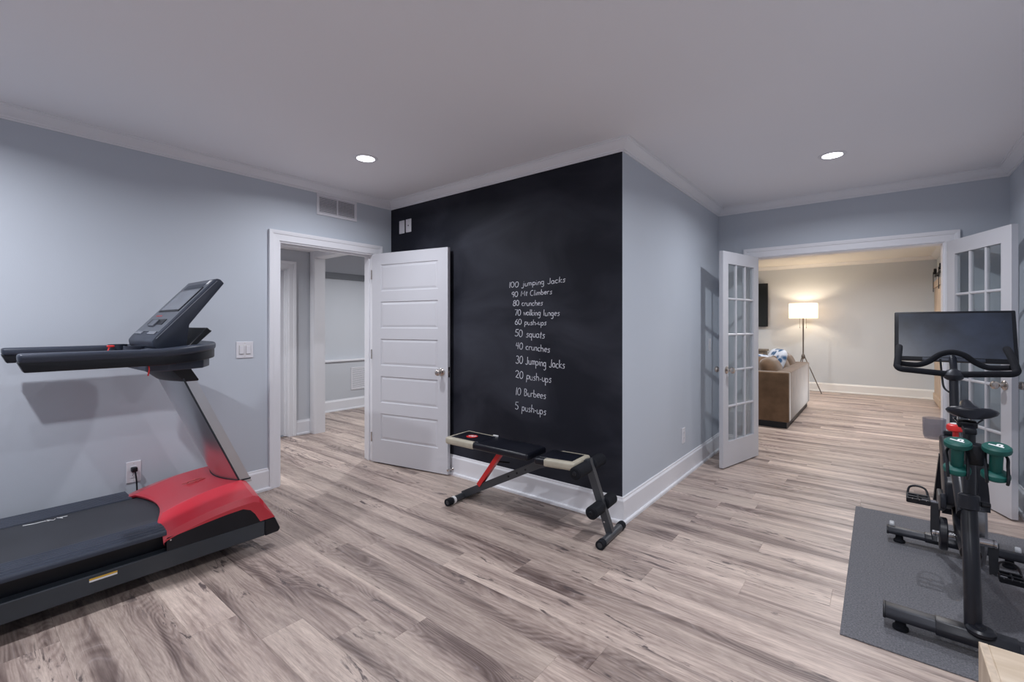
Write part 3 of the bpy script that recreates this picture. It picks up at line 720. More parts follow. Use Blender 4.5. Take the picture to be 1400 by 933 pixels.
# treadmill plug and cord
t = thing('power_cord', 'black treadmill power cord hanging from the wall outlet', 'cord', (XL, .80, .36))
b = B(); box(b, XL+.008, XL+.045, .786, .818, .362, .392, .006); obj('plug', b, 'black', t)
b = B(); tube(b, smooth_path([(XL+.035, .806, .365), (XL+.038, .812, .30), (XL+.03, .82, .2), (XL+.035, .85, .06), (XL+.05, .93, .012), (XL+.09, 1.05, .008), (XL+.17, 1.15, .008)], 5), .0045, 8); obj('cable', b, 'black', t)

# ---- treadmill
tm = thing('treadmill', 'large treadmill with red motor hood, silver mast and black console', 'treadmill', (-3.27, .3, 0))
N0, N1 = -2.84, -3.70          # near and far faces of the base
def tpart(name, bm, m, parent=tm, label=None, ang=35):
    o = obj(name, bm, m, parent, ang=ang)
    if label: o['label'] = label
    return o
for x0, x1 in ((-2.90, N0), (N1, -3.64)):
    b = B(); prism(b, [(-.72, .085), (1.205, .083), (1.205, .171), (-.72, .176)], 'X', x0, x1, .004, 1); r_ = tpart('frame_rail', b, 'slate2')
    b = B(); prism(b, [(1.205, .080), (1.283, .083), (1.293, .100), (1.262, .173), (1.205, .173)], 'X', x0-.003, x1+.003, .004, 1); tpart('end_cap', b, 'black', r_)
b = B(); box(b, -3.64, -2.90, -.72, -.60, .09, .15); tpart('cross_member', b, 'slate2')
b = B(); box(b, -3.64, -2.90, 1.12, 1.20, .085, .15); tpart('cross_member', b, 'slate2')
for x in (-3.10, -3.44):
    b = B(); cyl(b, (x-.02, 1.06, .040), (1, 0, 0), .040, .04, 24, .006); tpart('transport_wheel', b, 'rubber')
    b = B(); lathe(b, [(.026, 0), (.026, .012), (.014, .02), (.010, .085)], 16, T(x, -.62, 0)); tpart('levelling_foot', b, 'rubber')
b = B(); box(b, -3.63, -2.915, -.70, 1.1, .15, .262); tpart('deck_skirt', b, 'black')
for x0, x1 in ((-3.0, -2.845), (-3.695, -3.52)):     # ribbed foot rails
    pts = [(x0, .262)]; n = 7
    for i in range(n):
        a_ = x0+(x1-x0)*i/n; c_ = x0+(x1-x0)*(i+1)/n; dz = -.012*max(0, (i-4)/3) if x1 > -3 else 0
        pts += [(a_+.002, .287+dz), (c_-.006, .287+dz), (c_-.003, .283+dz)]
    pts += [(x1, .268), (x1, .255), (x0, .255)]
    b = B(); prism(b, pts, 'Y', -.70, .726); tpart('foot_rail', b, 'slate', ang=25)
b = B(); box(b, -3.52, -3.0, -.66, .95, .268, .281, .002, 1); tpart('running_belt', b, 'belt')
b = B()   # white script on the belt beside the far foot rail
for st in ([(.0, 0), (.10, .012), (.20, .010)], [(.20, .010), (.24, .03), (.22, .0), (.28, .03), (.30, .012)], [(.32, .0), (.37, .034), (.35, .006), (.42, .012)]):
    tube(b, [(-3.49+p[1]*.9, .27+p[0]*.4, .2818) for p in st], .0020, 6)
tpart('belt_print', b, 'white_mark', label='white script printed on the belt')
b = B(); box(b, N0-.001, N0+.0008, .43, .53, .150, .158); tpart('warning_label', b, 'yellow', label='thin yellow and white warning strip'); b = B(); box(b, N0-.001, N0+.0008, .43, .53, .142, .150); tpart('warning_label', b, 'white_mark')
# hood: lofted across X, shaped along Y
def hood_section(x, edge, top, drop):
    """ring of (y, z) along the hood at width position x"""
    e = edge
    pr = [(e, .290), (e-.004, .302), (e+.01, .312)]
    for i in range(1, 9):
        s = i/9; pr.append((e+.01+(1.115-e)*s, .312+(top-.312)*math.sin(s*math.pi/2)**.9))
    pr += [(1.145, top+.001), (1.175, top-.012), (1.20, top-.045), (1.262, .176)]
    return [(y, z-drop*(1 if z > .2 else 0)) for y, z in pr]
secs = []
half = .43
for u in (-1, -.965, -.86, -.71, -.56, -.42, -.28, -.14, 0, .14, .28, .42, .56, .71, .86, .965, 1):
    x = -3.27+u*half; au = abs(u)
    edge = .715+.070*max(0, 1-(au/.72)**2) if au < .72 else .715
    drop = 0 if au <= .56 else .040*(au-.56)/.30 if au <= .86 else .040+.012*(au-.86)/.105 if au <= .965 else .085
    secs.append([(x, y, z) for y, z in hood_section(x, edge, .384, drop)])
b = B(); rings = [[b.verts.new(p) for p in s_] for s_ in secs]
for a_, c_ in zip(rings, rings[1:]):
    for k in range(len(a_)-1): b.faces.new([a_[k], a_[k+1], c_[k+1], c_[k]])
# side aprons with the dark access panel cut below the red
for ring, x in ((rings[0], -3.70), (rings[-1], -2.84)):
    low = [(.722, .236), (.80, .246), (.90, .260), (1.0, .271), (1.085, .276), (1.125, .258), (1.15, .228), (1.165, .20), (1.178, .176), (1.262, .176)]
    lv = [b.verts.new((x, y, z)) for y, z in low]
    up = ring[1:]
    # bridge two polylines
    i = j = 0
    while i < len(lv)-1 or j < len(up)-1:
        if j == len(up)-1 or (i < len(lv)-1 and lv[i+1].co.y <= up[j+1].co.y): q = [lv[i], lv[i+1], up[j]]; i += 1
        else: q = [lv[i], up[j], up[j+1]]; j += 1
        try: b.faces.new(q)
        except ValueError: pass
hood = tpart('motor_hood', b, 'red', label='glossy red motor cover', ang=13)
for x0, x1 in ((-2.865, -2.843), (-3.697, -3.675)):
    b = B(); prism(b, [(.726, .168), (1.20, .165), (1.178, .20), (1.15, .236), (1.125, .264), (1.085, .280), (1.0, .275), (.90, .264), (.80, .250), (.726, .240)], 'X', x0, x1); pn = tpart('side_panel', b, 'black')
    b = B(); cyl(b, (x1-.002 if x1 > -3 else x0+.002,   .742, .225), (1 if x1 > -3 else -1, 0, 0), .004, .004, 10); tpart('screw', b, 'chrome', pn)
def hood_z(y):
    s = min(max((y-.725-.01)/(1.115-.725), 0), 1); return .312+(.384-.312)*math.sin(s*math.pi/2)**.9
b = B()
for st in ([(0, 0), (.03, .025), (.02, .05)], [(.03, 0), (.07, .03), (.06, .06)], [(.065, .005), (.10, .035), (.10, .06)], [(.02, .075), (.05, .085), (.11, .08)]):
    tube(b, [(-3.31+.5*p[1], .92+p[0], hood_z(.92+p[0])+.0015) for p in st], .0028, 6)
tpart('hood_emblem', b, 'red_dull', label='small flame like emblem on the red hood')
# mast: wide silver column leaning back, bulging towards the runner
def mast_ring(z):
    s = (z-.36)/(1.03-.36); y0 = 1.149-.298*s; y1 = 1.215-.300*s; h = .222-.01*s
    pts = [(-3.27+h, y1), (-3.27+h, y0)]
    for k in range(1, 12):
        u = 1-2*k/12; pts.append((-3.27+h*u, y0-.055*(1-u*u)))
    pts += [(-3.27-h, y0), (-3.27-h, y1)]
    return [(x, y, z) for x, y in pts]
b = B(); rs = [[b.verts.new(p) for p in mast_ring(z)] for z in (.36, .55, .80, 1.03)]
for a_, c_ in zip(rs, rs[1:]):
    n = len(a_)
    for k in range(n): b.faces.new([a_[k], a_[(k+1) % n], c_[(k+1) % n], c_[k]])
b.faces.new(rs[0]); b.faces.new(rs[-1]); mast = tpart('mast', b, 'silver', label='brushed silver mast', ang=30)
b = B(); tube(b, [(-3.27+.2235, 1.152-.298*s, .36+.67*s) for s in (0, .5, 1)], .005, 8); tpart('seam_strip', b, 'slate2', mast)
b = B()
r0 = [b.verts.new((x*1.02-3.27*-.02, y-.004 if y < 1.19 else y+.004, .385)) for x, y, z in mast_ring(.385)]; r1 = [b.verts.new((v.co.x, v.co.y-.003, .378)) for v in r0]
n = len(r0)
for k in range(n): b.faces.new([r0[k], r0[(k+1) % n], r1[(k+1) % n], r1[k]])
b.faces.new(r0); b.faces.new(r1); tpart('mast_gasket', b, 'black')
b = B()
def brk(z, gx, gy):
    out = []
    for x, y, _ in mast_ring(z): out.append((-3.27+(x+3.27)*gx, .872+(y-.872)*gy-.01*(z-1.03)/.06, z))
    return out
rs = [[b.verts.new(p) for p in r_] for r_ in (brk(1.012, 1.02, 1.02), brk(1.02, 1.06, 1.15), brk(1.095, 1.10, 1.5))]
for a_, c_ in zip(rs, rs[1:]):
    for k in range(len(a_)): b.faces.new([a_[k], a_[(k+1) % len(a_)], c_[(k+1) % len(c_)], c_[k]])
b.faces.new(rs[0]); b.faces.new(rs[-1]); tpart('mast_bracket', b, 'black')
# handrails: a U that sweeps round the console
def u_path(off, y_end=.205):
    """plan outline of the U, outer radius shifted inwards by off"""
    pts = []; hw = .45-off; yf = 1.045-off; rc = .35-off*.6; cxr = -3.295
    pts += [(cxr+hw, y_end), (cxr+hw, .45)]
    for k in range(0, 11):
        a = R(90*k/10); pts.append((cxr+hw-rc+rc*math.cos(a), yf-rc*.95+rc*.95*math.sin(a)))
    return pts+[(2*cxr-x, y) for x, y in pts[::-1]]
def u_solid(z0, z1, o_out, o_in, endcut, slope=0, bev=.006):
    bm = B(); po, pi = u_path(o_out), u_path(o_in)
    A, D = [], []
    for (xo, yo), (xi, yi) in zip(po, pi):
        e0 = endcut if yo < .21 else 0
        dz = lambda y: slope*max(0, y-.7)
        A.append([bm.verts.new((xo, yo+e0, z0+dz(yo))), bm.verts.new((xo, yo, z1+dz(yo))), bm.verts.new((xi, yi, z1+dz(yi))), bm.verts.new((xi, yi+e0, z0+dz(yi)))])
    for a_, c_ in zip(A, A[1:]):
        for k in range(4): bm.faces.new([a_[k], a_[(k+1) % 4], c_[(k+1) % 4], c_[k]])
    bm.faces.new(A[0]); bm.faces.new(A[-1][::-1])
    bmesh.ops.recalc_face_normals(bm, faces=bm.faces)
    if bev:
        es = [e for e in bm.edges if e.calc_face_angle(0) > .6]
        bmesh.ops.bevel(bm, geom=es, offset=bev, segments=3, affect='EDGES', profile=.5)
    return bm
tpart('handrail_shell', u_solid(1.125, 1.172, .006, .082, .02, .06, .004), 'black')
tpart('handrail_grip', u_solid(1.165, 1.207, 0, .090, .004, .08, .014), 'slate', label='padded slate grip running round as a U')
b = B(); prism(b, [(-3.60, .66), (-2.94, .66), (-2.90, .75), (-2.97, .93), (-3.10, 1.0), (-3.44, 1.0), (-3.57, .93), (-3.64, .75)], 'Z', 1.09, 1.205, .008); tray = tpart('console_tray', b, 'slate')
for x in (-3.09, -3.45):
    b = B(); lathe(b, [(.034, 0), (.040, 0), (.045, .045), (.041, .045), (.034, .006)], 24, T(x, .645, 1.175)); tpart('cup_holder', b, 'slate')
b = B(); box(b, -3.40, -3.14, .60, .665, 1.15, 1.185, .008); tpart('front_tray', b, 'slate')
b = B(); box(b, -3.42, -3.38, .59, .62, 1.205, 1.217, .004); tpart('safety_key', b, 'red2', label='red safety key'); b = B(); tube(b, smooth_path([(-3.40, .60, 1.205), (-3.2, .56, 1.17), (-3.0, .60, 1.15), (-2.88, .655, 1.13), (-2.872, .655, 1.075)], 5), .0035, 6); tpart('key_cord', b, 'red2')
# display
sp = [(.718, 1.268), (1.011, 1.604), (1.030, 1.600), (1.050, 1.578), (.875, 1.335), (.858, 1.19), (.735, 1.19), (.708, 1.215), (.704, 1.245)]
b = B(); prism(b, sp, 'X', -3.505, -3.015, .006, 2); disp = tpart('display_housing', b, 'slate', label='slate display unit tilted towards the runner')
fd = (Vector((0, 1.011, 1.604))-Vector((0, .718, 1.268))).normalized(); fnm = Vector((0, -fd.z, fd.y))
def face_panel(name, x0, x1, s0, s1, d, m, parent):
    """thin plate on the sloping display face; s along the slope from its foot"""
    bm = B(); p0 = Vector((0, .718, 1.268)); vs = []
    for x, s_ in ((x0, s0), (x1, s0), (x1, s1), (x0, s1)): vs.append((x, s_))
    lo = [bm.verts.new(p0+fd*s_+Vector((x, 0, 0))-fnm*.002) for x, s_ in vs]; hi = [bm.verts.new(p0+fd*s_+Vector((x, 0, 0))+fnm*d) for x, s_ in vs]
    bm.faces.new(lo); bm.faces.new(hi)
    for k in range(4): bm.faces.new([lo[k], lo[(k+1) % 4], hi[(k+1) % 4], hi[k]])
    return tpart(name, bm, m, parent, ang=0)
fp = face_panel('face_plate', -3.485, -3.035, .035, .435, .002, 'panelgrey', disp)
face_panel('lcd_window', -3.43, -3.09, .20, .36, .004, 'lcd', disp); face_panel('lcd_frame', -3.44, -3.08, .185, .20, .005, 'black', disp)
face_panel('lcd_frame', -3.09, -3.075, .185, .375, .006, 'black', disp); face_panel('speaker_grille', -3.42, -3.11, .375, .41, .0035, 'slate', disp)
face_panel('tablet_slot', -3.40, -3.12, .085, .125, .005, 'black', disp); face_panel('vent_flap', -3.33, -3.22, .07, .115, .012, 'panelgrey', disp)
for k in range(4): face_panel('key_button', -3.40+.03*k, -3.385+.03*k, .150, .157, .0035, 'red2', disp)
for x in (-3.40, -3.14): face_panel('key_cluster', x-.07, x+.07, .015, .034, .004, 'lcd', disp)
face_panel('badge', -3.09, -3.055, .40, .43, .004, 'white_mark', disp)
b = B(); tube(b, [(-3.0135, .722, 1.258), (-3.0135, 1.012, 1.590)], .0022, 6); tpart('edge_line', b, 'lcd', disp)
b = B(); prism(b, [(.845, 1.195), (.875, 1.195), (.978, 1.298), (.952, 1.318)], 'X', -3.42, -2.99, .003, 1); tpart('reading_rack', b, 'black')

# ---- weight bench (local: x along the bench, y towards the chalkboard, z up)
bn = thing('weight_bench', 'folding weight bench with black and cream pads below the chalkboard', 'weight bench', (-1.9, 2.553, 0), math.atan2(.07, 1.19))
def bp(name, bm, m, parent=bn, label=None, ang=35):
    o = obj(name, bm, m, parent, world=False, ang=ang)
    if label: o['label'] = label
    return o
def pad(x0, x1, z0, z1, th, hw0, hw1, trim0, trim1):
    """tapered upholstered pad; z0/z1 top heights at both ends"""
    def mk(a0, a1, g, zoff, t2, bev):
        t_ = bmesh.new(); za = z0+(z1-z0)*(a0-x0)/(x1-x0); zb = z0+(z1-z0)*(a1-x0)/(x1-x0)
        wa = hw0+(hw1-hw0)*(a0-x0)/(x1-x0)+g; wb = hw0+(hw1-hw0)*(a1-x0)/(x1-x0)+g
        v = [t_.verts.new(p) for p in ((a0, -wa, za+zoff-t2), (a1, -wb, zb+zoff-t2), (a1, wb, zb+zoff-t2), (a0, wa, za+zoff-t2), (a0, -wa, za+zoff), (a1, -wb, zb+zoff), (a1, wb, zb+zoff), (a0, wa, za+zoff))]
        for f in ((0, 1, 2, 3), (4, 5, 6, 7), (0, 1, 5, 4), (1, 2, 6, 5), (2, 3, 7, 6), (3, 0, 4, 7)): t_.faces.new([v[i] for i in f])
        bmesh.ops.recalc_face_normals(t_, faces=t_.faces)
        bmesh.ops.bevel(t_, geom=list(t_.edges), offset=bev, segments=4, affect='EDGES', profile=.5)
        bm = B(); join(bm, t_); return bm
    return mk
mk = pad(-.655, .075, .488, .472, .05, .135, .125, 0, 0)
p1 = bp('back_pad', mk(-.655, .075, 0, 0, .048, .016), 'vinyl', label='black vinyl back pad')
bp('cream_edge', mk(-.660, -.385, .003, .0015, .052, .016), 'cream', p1, 'cream vinyl border')
bp('pad_face', mk(-.632, -.36, -.028, .0035, .02, .006), 'vinyl', p1)
b = B()   # round emblem: red ring, white and dark centre
mz = .4925
lathe(b, [(.034, 0), (.044, 0), (.044, .0015), (.034, .0015)], 28, T(-.50, -.01, mz-.003)); em = bp('emblem', b, 'red2', p1, 'round red and white emblem')
b = B(); tube(b, [(-.525, -.02, mz-.001), (-.50, .005, mz-.001), (-.495, -.02, mz-.001), (-.472, .008, mz-.001)], .004, 6); bp('emblem_mark', b, 'white_mark', em)
b = B(); box(b, -.40, -.355, .118, .132, .478, .490, .002); bp('pad_tab', b, 'white_mark', p1)
b = B(); box(b, -.60, .04, -.018, .018, .415, .441); bp('pad_rail', b, 'frame_grey')
for x in (-.56, -.02):
    b = B(); cyl(b, (x, -.075, .425), (0, 0, 1), .006, .02, 8); bp('pad_bolt', b, 'chrome')
mk = pad(.125, .415, .462, .470, .05, .128, .115, 0, 0)
p2 = bp('seat_pad', mk(.125, .415, 0, 0, .048, .016), 'vinyl', label='black vinyl seat pad')
bp('cream_edge', mk(.195, .420, .003, .0015, .052, .016), 'cream', p2, 'cream vinyl border')
bp('pad_face', mk(.15, .390, -.028, .0035, .02, .006), 'vinyl', p2)
b = B(); box(b, .14, .43, -.02, .02, .385, .418, .003); bp('seat_bracket', b, 'frame_grey')
b = B(); tube(b, [(-.585, .0, .035), (.10, .0, .385), (.145, 0, .400)], .0235, square=True, flat=1.1); rl = bp('main_rail', b, 'frame_grey', ang=20)
for s in (.60, .70, .80):
    b = B(); x = -.585+.685*s/.9*.95; cyl(b, (x, -.026, .035+(x+.585)*.511), (0, 1, 0), .007, .052, 10); bp('adjust_hole', b, 'black', rl)
b = B(); tube(b, [(-.425, -.012, .14), (-.215, -.012, .425)], .020, square=True, flat=.8); bp('strut', b, 'red2', label='red back pad strut', ang=20)
b = B(); tube(b, [(-.27, .02, .33), (-.20, .06, .325)], .006, 8); bp('strut_pin', b, 'black')
def foot(x, y0, y1, r=.026):
    b = B(); cyl(b, (x, y0, r), (0, 1, 0), r-.002, y1-y0, 20); f_ = bp('foot_tube', b, 'frame_grey')
    for y, s in ((y0, 1), (y1, -1)):
        b = B(); lathe(b, [(r*.55, .006), (r*.7, 0), (r, 0), (r+.001, .004), (r+.001, .045), (r-.002, .047)], 20, aim((x, y-s*.004, r+.001), (0, s, 0))); bp('end_cap', b, 'rubber', f_)
    return f_
f_ = foot(-.585, -.19, .175); b = B(); cyl(b, (-.585, -.135, .026), (0, 1, 0), .0265, .022, 20); bp('sticker', b, 'white_mark', f_)
foot(.605, -.15, .195)
b = B(); tube(b, [(.60, .015, .045), (.455, .0, .478)], .022, square=True, flat=1.0); ps = bp('front_post', b, 'frame_grey', ang=20)
b = B(); cyl(b, (.578, -.012, .115), (0, -1, 0), .006, .014, 8); bp('bolt', b, 'chrome', ps)
for (x, z, L) in ((.462, .435, .2), (.552, .205, .165)):
    b = B(); cyl(b, (x, -L, z), (0, 1, 0), .010, 2*L, 12); ax = bp('roller_axle', b, 'frame_grey')
    for s in (-1, 1):
        b = B(); cyl(b, (x, s*.024, z), (0, s, 0), .039, L-.03, 24, .008); bp('foam_roller', b, 'rubber', label='black foam roller')
        b = B(); cyl(b, (x, s*(L-.008), z), (0, s, 0), .014, .008, 16, .002); bp('roller_cap', b, 'black', ax)

# ---- mat and exercise bike
b = B(); box(b, -.13, .775, 2.415, 4.19, 0, .006, .002, 1)
tag(obj('floor_mat', b, 'mat'), 'dark grey speckled rubber mat under the exercise bike', 'mat')
bk = thing('exercise_bike', 'black exercise bike with a large tilted screen on a rubber mat', 'exercise bike', (.30, 2.61, .006), R(-1.6))
def kp(name, bm, m, parent=bk, label=None, ang=35):
    o = obj(name, bm, m, parent, world=False, ang=ang)
    if label: o['label'] = label
    return o
def stab(y, half, z0, z1, dep, wheels):
    b = B(); prism(b, [(y-dep, z0), (y+dep, z0), (y+dep, z0+.018), (y+dep*.55, z1), (y-dep*.55, z1), (y-dep, z0+.018)], 'X', -half, half, .006, 2); s_ = kp('rear_stabilizer' if not wheels else 'front_stabilizer', b, 'bike2', ang=30)
    b = B(); prism(b, [(y-dep-.004, z0-.004), (y+dep+.004, z0-.004), (y+dep+.004, z0+.020), (y+dep*.6, z1+.004), (y-dep*.6, z1+.004), (y-dep-.004, z0+.020)], 'X', -.115, .125, .005, 2); kp('sleeve', b, 'bike', s_, ang=30)
    for s in (-1, 1):
        b = B(); prism(b, [(y-dep-.001, z0-.001), (y+dep+.001, z0-.001), (y+dep+.001, z0+.018), (y+dep*.56, z1+.001), (y-dep*.56, z1+.001), (y-dep-.001, z0+.018)], 'X', s*half-.004, s*half+.006, .002, 1); kp('end_cap', b, 'black', s_, ang=30)
        b = B(); lathe(b, [(.028, 0), (.028, .012), (.020, .018), (.016, z0+.004)], 16, T(s*(half-.055), y, 0)); kp('levelling_foot', b, 'rubber', s_)
        if wheels:
            b = B(); cyl(b, (s*(half-.02)-.012, y+dep*.8, z1+.004), (1, 0, 0), .020, .024, 18, .004); kp('transport_wheel', b, 'clear', s_, 'pale transport wheel')
    b = B(); lathe(b, [(.028, 0), (.028, .012), (.020, .018), (.016, z0+.004)], 16, T(.07, y, 0)); kp('levelling_foot', b, 'rubber', s_)
stab(0, .28, .048, .094, .042, False); stab(1.05, .285, .048, .086, .036, True)
b = B(); lathe(b, [(.045, 0), (.045, .012), (.036, .02), (.018, .022), (.016, .03), (0, .03)], 24, T(.02, -.01, .094)); kp('base_washer', b, 'bike')
b = B(); tube(b, smooth_path([(0, .015, .085), (0, .03, .2), (0, .08, .36), (0, .150, .50), (0, .165, .545)], 4), .0275, 18); kp('rear_leg', b, 'bike')
b = B(); cyl(b, (0, .158, .530), (0, .16, 1), .0345, .065, 22, .005); kp('post_collar', b, 'bike2')
b = B(); cyl(b, (.036, .165, .56), (1, 0, 0), .012, .03, 12, .003); kp('clamp_lever', b, 'black')
b = B(); tube(b, [(0, .160, .535), (.006, .222, .865)], .021, 16); kp('seat_post', b, 'bike')
b = B(); box(b, -.02, .02, .10, .36, .862, .888, .006); kp('seat_slider', b, 'black')
b = B(); lathe(b, [(.02, 0), (.032, .004), (.032, .05), (.02, .056)], 18, aim((.012, .10, .80), (0, .15, -1))); kp('slider_clamp', b, 'black')
# saddle: outline half-width along y
sd = [(.165, .045), (.172, .070), (.195, .084), (.23, .083), (.265, .068), (.30, .046), (.34, .031), (.39, .025), (.435, .022), (.46, .012)]
b = B(); rings = []
for y, w in sd:
    ring = []
    for k in range(16):
        a = 2*math.pi*k/16; cx_ = w*math.cos(a); dish = -.010*max(0, 1-abs(cx_)/.05) if y < .33 else 0
        zt = .940+.012*min(1, max(0, (.26-y)/.07))+.012*max(0, (y-.33)/.12)
        ring.append(b.verts.new((cx_+.012, y, zt+(.022 if math.sin(a) > 0 else .034)*math.sin(a)*(1 if w > .02 else .7)+dish*(1 if math.sin(a) > 0 else 0))))
    rings.append(ring)
for a_, c_ in zip(rings, rings[1:]):
    for k in range(16): b.faces.new([a_[k], a_[(k+1) % 16], c_[(k+1) % 16], c_[k]])
b.faces.new(rings[0]); b.faces.new(rings[-1]); sad = kp('saddle', b, 'vinyl', label='black padded saddle', ang=60)
for s in (-1, 1):
    b = B(); tube(b, smooth_path([(s*.045, .20, .915), (s*.025, .24, .888), (s*.022, .34, .888), (s*.012, .43, .92)], 4), .004, 8); kp('saddle_rail', b, 'chrome', sad)
b = B(); box(b, -.032, .032, .205, .275, .872, .90, .006); kp('saddle_clamp', b, 'black', sad)
# dumbbell cradle behind the saddle
for s, cx_ in ((-1, -.045), (1, .068)):
    for q in (-1, 1):
        b = B(); tube(b, smooth_path([(.012, .09, .815), (cx_*.7, .075, .82), (cx_+q*.029, .055, .80), (cx_+q*.031, .030, .76), (cx_+q*.030, .010, .715), (cx_+q*.028, .015, .695)], 4), .0055, 8); kp('cradle_rod', b, 'black')
b = B(); box(b, -.012, .036, .05, .12, .745, .83, .008); kp('cradle_bracket', b, 'black')
b = B(); tube(b, smooth_path([(.03, .06, .765), (.055, .055, .745), (.068, .045, .742)], 4), .007, 8); kp('cradle_arm', b, 'black')
# frame
b = B(); tube(b, smooth_path([(0, .10, .36), (0, .22, .36), (0, .38, .36), (0, .55, .47), (0, .72, .62), (0, .80, .66)], 4), [.034]*21, 14); kp('main_beam', b, 'bike')
b = B(); tube(b, smooth_path([(-.01, .16, .50), (-.012, .30, .58), (-.012, .46, .65), (-.01, .64, .70), (0, .80, .685)], 4), .030, 14, flat=1.3); kp('top_beam', b, 'bike')
b = B(); prism(b, [(.55, .40), (.70, .50), (.86, .66), (.84, .72), (.72, .735), (.56, .68), (.44, .56), (.42, .46)], 'X', -.062, .055, .014, 3); kp('belt_cover', b, 'bike', ang=40)
b = B(); pts = [(.34, .46), (.50, .40), (.62, .41), (.62, .48), (.50, .475), (.35, .53)]; prism(b, pts, 'X', -.082, -.060, .006, 2); kp('guard_band', b, 'bike2', ang=40)
for s in (-1, 1):
    b = B(); tube(b, [(s*.072, 1.05, .07), (s*.068, .90, .34), (s*.050, .78, .62)], .016, square=True, flat=.8); kp('fork_leg', b, 'bike', ang=20)
b = B(); prism(b, [(.97, .075), (1.06, .075), (1.02, .16)], 'X', -.085, -.06, .004, 1); gs = kp('fork_gusset', b, 'bike')
b = B(); box(b, -.062, -.028, .958, .961, .085, .122); box(b, -.058, -.032, .957, .9605, .089, .118); kp('data_plate', b, 'white_mark', gs)
b = B(); cyl(b, (.038, .66, .365), (1, 0, 0), .245, .046, 56, .010); fw = kp('flywheel', b, 'steel', label='grey steel flywheel')
b = B(); lathe(b, [(.195, 0), (.205, 0), (.205, .003), (.195, .003)], 48, aim((.0835, .66, .365), (1, 0, 0))); kp('rim_stripe', b, 'red2', fw, 'red ring on the flywheel')
b = B(); cyl(b, (-.06, .66, .365), (1, 0, 0), .022, .16, 16); kp('axle', b, 'bike', fw)
b = B(); ring = []
for r_, x0, x1 in ((.262, .030, .092),):
    A = []
    for k in range(15):
        a = R(40+k*8.5); A.append([b.verts.new((x, .66+rr*math.cos(a), .365+rr*math.sin(a))) for x, rr in ((x0, .252), (x1, .252), (x1, .264), (x0, .264))])
    for a_, c_ in zip(A, A[1:]):
        for k in range(4): b.faces.new([a_[k], a_[(k+1) % 4], c_[(k+1) % 4], c_[k]])
    b.faces.new(A[0]); b.faces.new(A[-1][::-1])
kp('flywheel_fender', b, 'bike2', ang=40)
b = B(); cyl(b, (-.085, .38, .33), (1, 0, 0), .075, .03, 36, .004); kp('drive_pulley', b, 'bike')
b = B(); cyl(b, (-.10, .38, .33), (1, 0, 0), .020, .20, 20); kp('crank_axle', b, 'chrome')
def crank(s, y, z):
    b = B(); x = s*.097; tube(b, [(x, .38, .33), (x+s*.006, y, z)], [.018, .013], square=True, flat=.55); c_ = kp('crank_arm', b, 'frame_grey', ang=20)
    b = B(); cyl(b, (x-s*.006, .38, .33), (s, 0, 0), .020, .018, 20, .002); kp('crank_boss', b, 'chrome', c_)
    b = B(); cyl(b, (x, y, z), (s, 0, 0), .008, .05, 10); kp('pedal_spindle', b, 'chrome', c_)
    pd = kp('pedal', (lambda bb: (box(bb, x+s*.022-.002, x+s*.022+.002, y-.04, y+.04, z-.008, z+.008), bb)[1])(B()), 'black')
    for q in (-.04, 0, .04):
        b = B(); box(b, min(x+s*.022, x+s*.105), max(x+s*.022, x+s*.105), y+q-.005, y+q+.005, z-.012, z+.012, .002, 1); kp('pedal_bar', b, 'black', pd)
    for q in (.024, .064, .103):
        b = B(); box(b, x+s*q-.004, x+s*q+.004, y-.045, y+.045, z-.010, z+.010, .002, 1); kp('pedal_plate', b, 'black', pd)
    b = B(); tube(b, smooth_path([(x+s*.026, y+.04, z), (x+s*.034, y+.085, z+.028), (x+s*.064, y+.098, z+.036), (x+s*.094, y+.085, z+.028), (x+s*.102, y+.04, z)], 4), .0048, 8); kp('toe_cage', b, 'black', pd)
    for q in (.035, .06, .085):
        b = B(); cyl(b, (x+s*q, y-.045, z+.008), (0, 0, 1), .002, .006, 6); kp('pedal_stud', b, 'chrome', pd)
crank(-1, .32, .490); crank(1, .44, .170)
b = B(); lathe(b, [(0, 0), (.012, 0), (.012, .05), (.026, .052), (.034, .058), (.036, .070), (.033, .084), (.024, .090), (.010, .0905), (0, .0905)], 20, T(-.012, .60, .735)); kp('resistance_knob', b, 'red2', label='bright red resistance knob')
b = B(); lathe(b, [(.018, 0), (.021, 0), (.021, .0015), (.018, .0015)], 20, T(-.012, .60, .8255)); kp('knob_mark', b, 'white_mark')
b = B(); tube(b, [(-.032, .40, .63), (-.034, .36, .585)], .006, 8); kp('frame_mark', b, 'red2')
b = B(); tube(b, [(0, .80, .60), (0, .905, 1.055)], .0195, 16); kp('handlebar_post', b, 'bike')
b = B(); cyl(b, (0, .797, .64), (0, .23, 1), .036, .07, 20, .004); kp('post_collar', b, 'bike2')
# handlebar
lat = [(-.236, .955, 1.105), (-.240, .915, 1.084), (-.222, .885, 1.070), (-.17, .875, 1.066), (-.08, .885, 1.058), (0, .893, 1.052), (.08, .885, 1.058), (.17, .875, 1.066), (.222, .885, 1.070), (.240, .915, 1.084), (.236, .955, 1.105)]
b = B(); tube(b, smooth_path(lat, 5), .0165, 14); hb = kp('handlebar', b, 'rubber', label='black padded handlebar')
for s in (-1, 1):
    b = B(); tube(b, smooth_path([(s*.240, .915, 1.084), (s*.236, .97, 1.125), (s*.232, 1.05, 1.165), (s*.230, 1.13, 1.190)], 4), .0175, 14); kp('bar_horn', b, 'rubber', hb)
wav = [(-.226, .96, 1.098), (-.19, .985, 1.092), (-.14, .995, 1.092), (-.095, 1.0, 1.115), (-.05, 1.005, 1.155), (0, 1.008, 1.170), (.05, 1.005, 1.155), (.095, 1.0, 1.115), (.14, .995, 1.092), (.19, .985, 1.092), (.226, .96, 1.098)]
